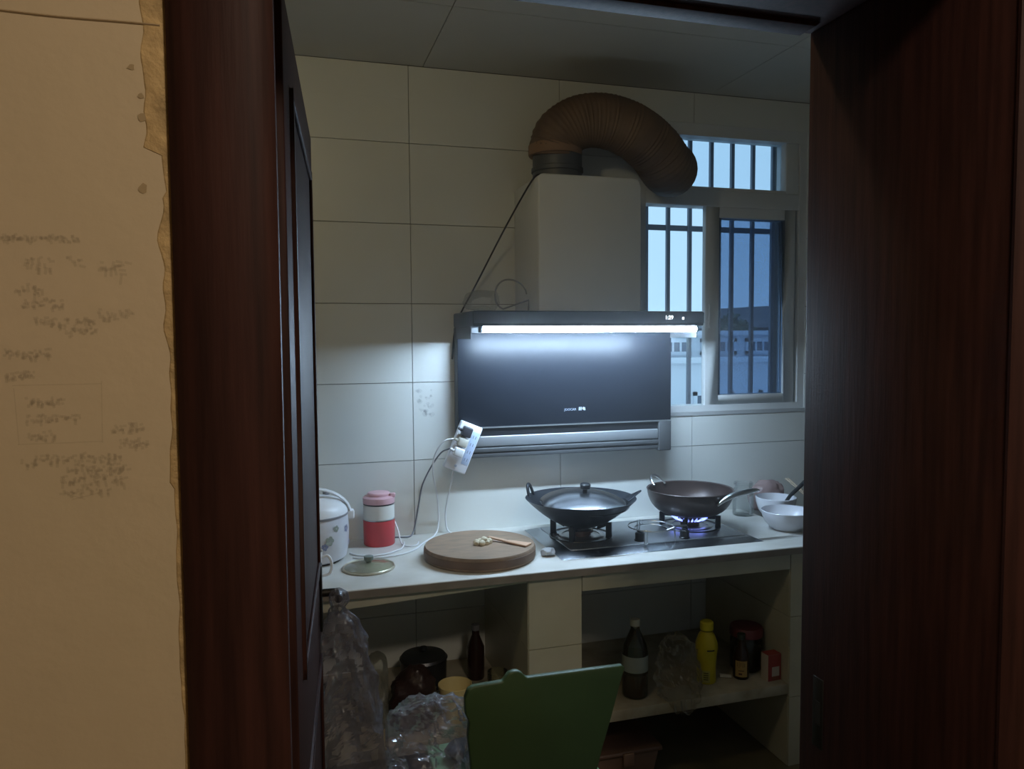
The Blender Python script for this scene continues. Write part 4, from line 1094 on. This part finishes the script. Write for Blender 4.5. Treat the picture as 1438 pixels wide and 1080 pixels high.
for lx in (.36, .72):
    for ly in (1.765, 2.005):
        sx = -.02 if lx < .5 else .02; sy = -.02 if ly < 1.9 else .02
        build(MB().hexa([(lx + sx, ly + sy, 0), (lx + sx + .03, ly + sy, 0), (lx + sx + .03, ly + sy + .03, 0), (lx + sx, ly + sy + .03, 0), (lx, ly, .39), (lx + .03, ly, .39), (lx + .03, ly + .03, .39), (lx, ly + .03, .39)]), 'leg', M_SEAT, ch, 0.003)
crumpled('dark_lump', 'small dark crumpled lump on the green chair seat', (.440, 1.965, .466), .055, .05, .020, mat('black_lump', (.012, .013, .014), .9), .446, .005, 20, 12, cat='cloth')  # dark crumpled lump near the far left corner of the seat

# ------------------------------------------------------------------ plastic bags by the door
M_BAG = film('clear_bag', (0.90, 0.90, 0.93), 0.15, 0.16, 0.20, (0.50, 0.49, 0.57), bump=.3, bscale=40)
keys = [(.997, .102, 1.795, .006, .008), (.988, .102, 1.796, .020, .022), (.965, .103, 1.80, .021, .024), (.950, .102, 1.808, .014, .016), (.935, .100, 1.825, .024, .022), (.90, .108, 1.83, .045, .035), (.85, .110, 1.835, .056, .045), (.79, .113, 1.84, .066, .055),
        (.73, .115, 1.85, .072, .065), (.66, .120, 1.86, .080, .075), (.58, .130, 1.87, .098, .085), (.48, .145, 1.88, .115, .09), (.36, .155, 1.88, .115, .09), (.24, .155, 1.88, .09, .075), (.16, .155, 1.88, .04, .04), (.145, .155, 1.88, .005, .005)]
def bag_fn(u, v):
    z = keys[0][0] + (keys[-1][0] - keys[0][0]) * v
    for i in range(len(keys) - 1):
        if keys[i][0] >= z >= keys[i + 1][0] - 1e-6:
            f = (keys[i][0] - z) / (keys[i][0] - keys[i + 1][0])
            k_ = [keys[i][j] * (1 - f) + keys[i + 1][j] * f for j in range(5)]; break
    a = 2 * math.pi * u
    n = Vector((math.cos(a), math.sin(a), 0))
    fold = 1 + .10 * math.sin(a * 5 + z * 9) + .06 * math.sin(a * 9 - z * 23)
    return Vector((k_[1] + k_[3] * fold * n.x, k_[2] + k_[4] * fold * n.y, z)), n
nv = 110; rs = []
for j in range(nv):
    v = j / (nv - 1); ringp = []
    for i in range(72):
        p_, n_ = bag_fn(i / 72, v)
        q = Vector((p_.x * 22, p_.y * 22, p_.z * 12)) + Vector((4, 2, 9))
        dsp = noise.ridged_multi_fractal(q, 1.0, 2.1, 4, 1.0, 2.0) - 1.0
        kk = min(1, max(.1, (0.99 - p_.z) / .12))
        pp_ = p_ + n_ * dsp * .012 * kk
        pp_.x = max(pp_.x, .0605 + (pp_.y - 1.83) * .07) if pp_.y < 1.915 else pp_.x
        pp_.x = min(pp_.x, .208 + .004 * math.sin(pp_.z * 60))
        ringp.append(pp_)
    rs.append(ringp)
o = build(MB().rings(rs, smooth=False), 'plastic_bag', M_BAG, base=(.10, 1.83, .145))
tag(o, 'large clear plastic bag hanging from the door handle', 'bag')
crumpled('plastic_bag', 'billowing clear plastic bag lying over the left side of the green chair', (.322, 1.87, .555), .118, .080, .108, M_BAG, .447, .022, 17, 21, 90, 64, xlim=(.218, .45), flat=True)

# ------------------------------------------------------------------ lamps the place has
BU = (-.05, 1.32)
kb = thing('ceiling_bulb_offscreen', 'bare warm bulb hanging from the kitchen ceiling by the door', 'lamp', (BU[0], BU[1], CEIL))
build(MB().lathe([(0, 0), (.045, 0), (.045, -.012), (.010, -.02), (0, -.02)], (BU[0], BU[1], CEIL), 24, cap=False), 'ceiling_rose', M_WHITEP, kb)
build(MB().tube([(BU[0], BU[1], CEIL - .018), (BU[0], BU[1], CEIL - .05)], .003, 6), 'flex', M_WHITEP, kb)
build(MB().lathe([(0, -.04), (.018, -.04), (.022, -.05), (.022, -.085), (0, -.085)], (BU[0], BU[1], CEIL), 20, cap=False), 'lamp_holder', M_WHITEP, kb)
build(MB().lathe([(.014, -.085), (.016, -.095), (.030, -.125), (.030, -.14), (.018, -.158), (0, -.162)], (BU[0], BU[1], CEIL), 24), 'bulb_offscreen', emis('warm_bulb', (1.0, 0.83, 0.48), BULB_STRENGTH), kb)
hl = thing('hall_lamp_offscreen', 'round warm hall ceiling lamp behind the doorway viewer', 'lamp', (.62, -.35, CEIL))
build(MB().lathe([(0, 0), (.16, 0), (.16, -.02), (.15, -.02)], (.62, -.35, CEIL), 32, cap=False), 'lamp_base', M_WHITEP, hl)
build(MB().lathe([(.15, -.02), (.14, -.05), (.10, -.075), (.05, -.088), (0, -.092)], (.62, -.35, CEIL), 32), 'lamp_shade_offscreen', emis('hall_glow', (1.0, 0.86, 0.68), HALL_STRENGTH), hl)

# ------------------------------------------------------------------ thin haze volume around stove and hood, added for the LED glow
hz_ = build(MB().box(.10, 2.40, 1.75, 2.88, .90, 2.52), 'glow_haze', M_WHITEP, base=(1.2, 2.3, .90))
mt = bpy.data.materials.new('haze'); mt.use_nodes = True; t = mt.node_tree
t.nodes.remove(t.nodes['Principled BSDF'])
vsn = t.nodes.new('ShaderNodeVolumeScatter'); vsn.inputs['Density'].default_value = 0.04; vsn.inputs['Anisotropy'].default_value = 0.3
t.links.new(vsn.outputs[0], t.nodes['Material Output'].inputs['Volume'])
hz_.data.materials.clear(); hz_.data.materials.append(mt)
tag(hz_, 'thin haze added around the stove and hood for the LED glow', 'haze', kind='stuff')
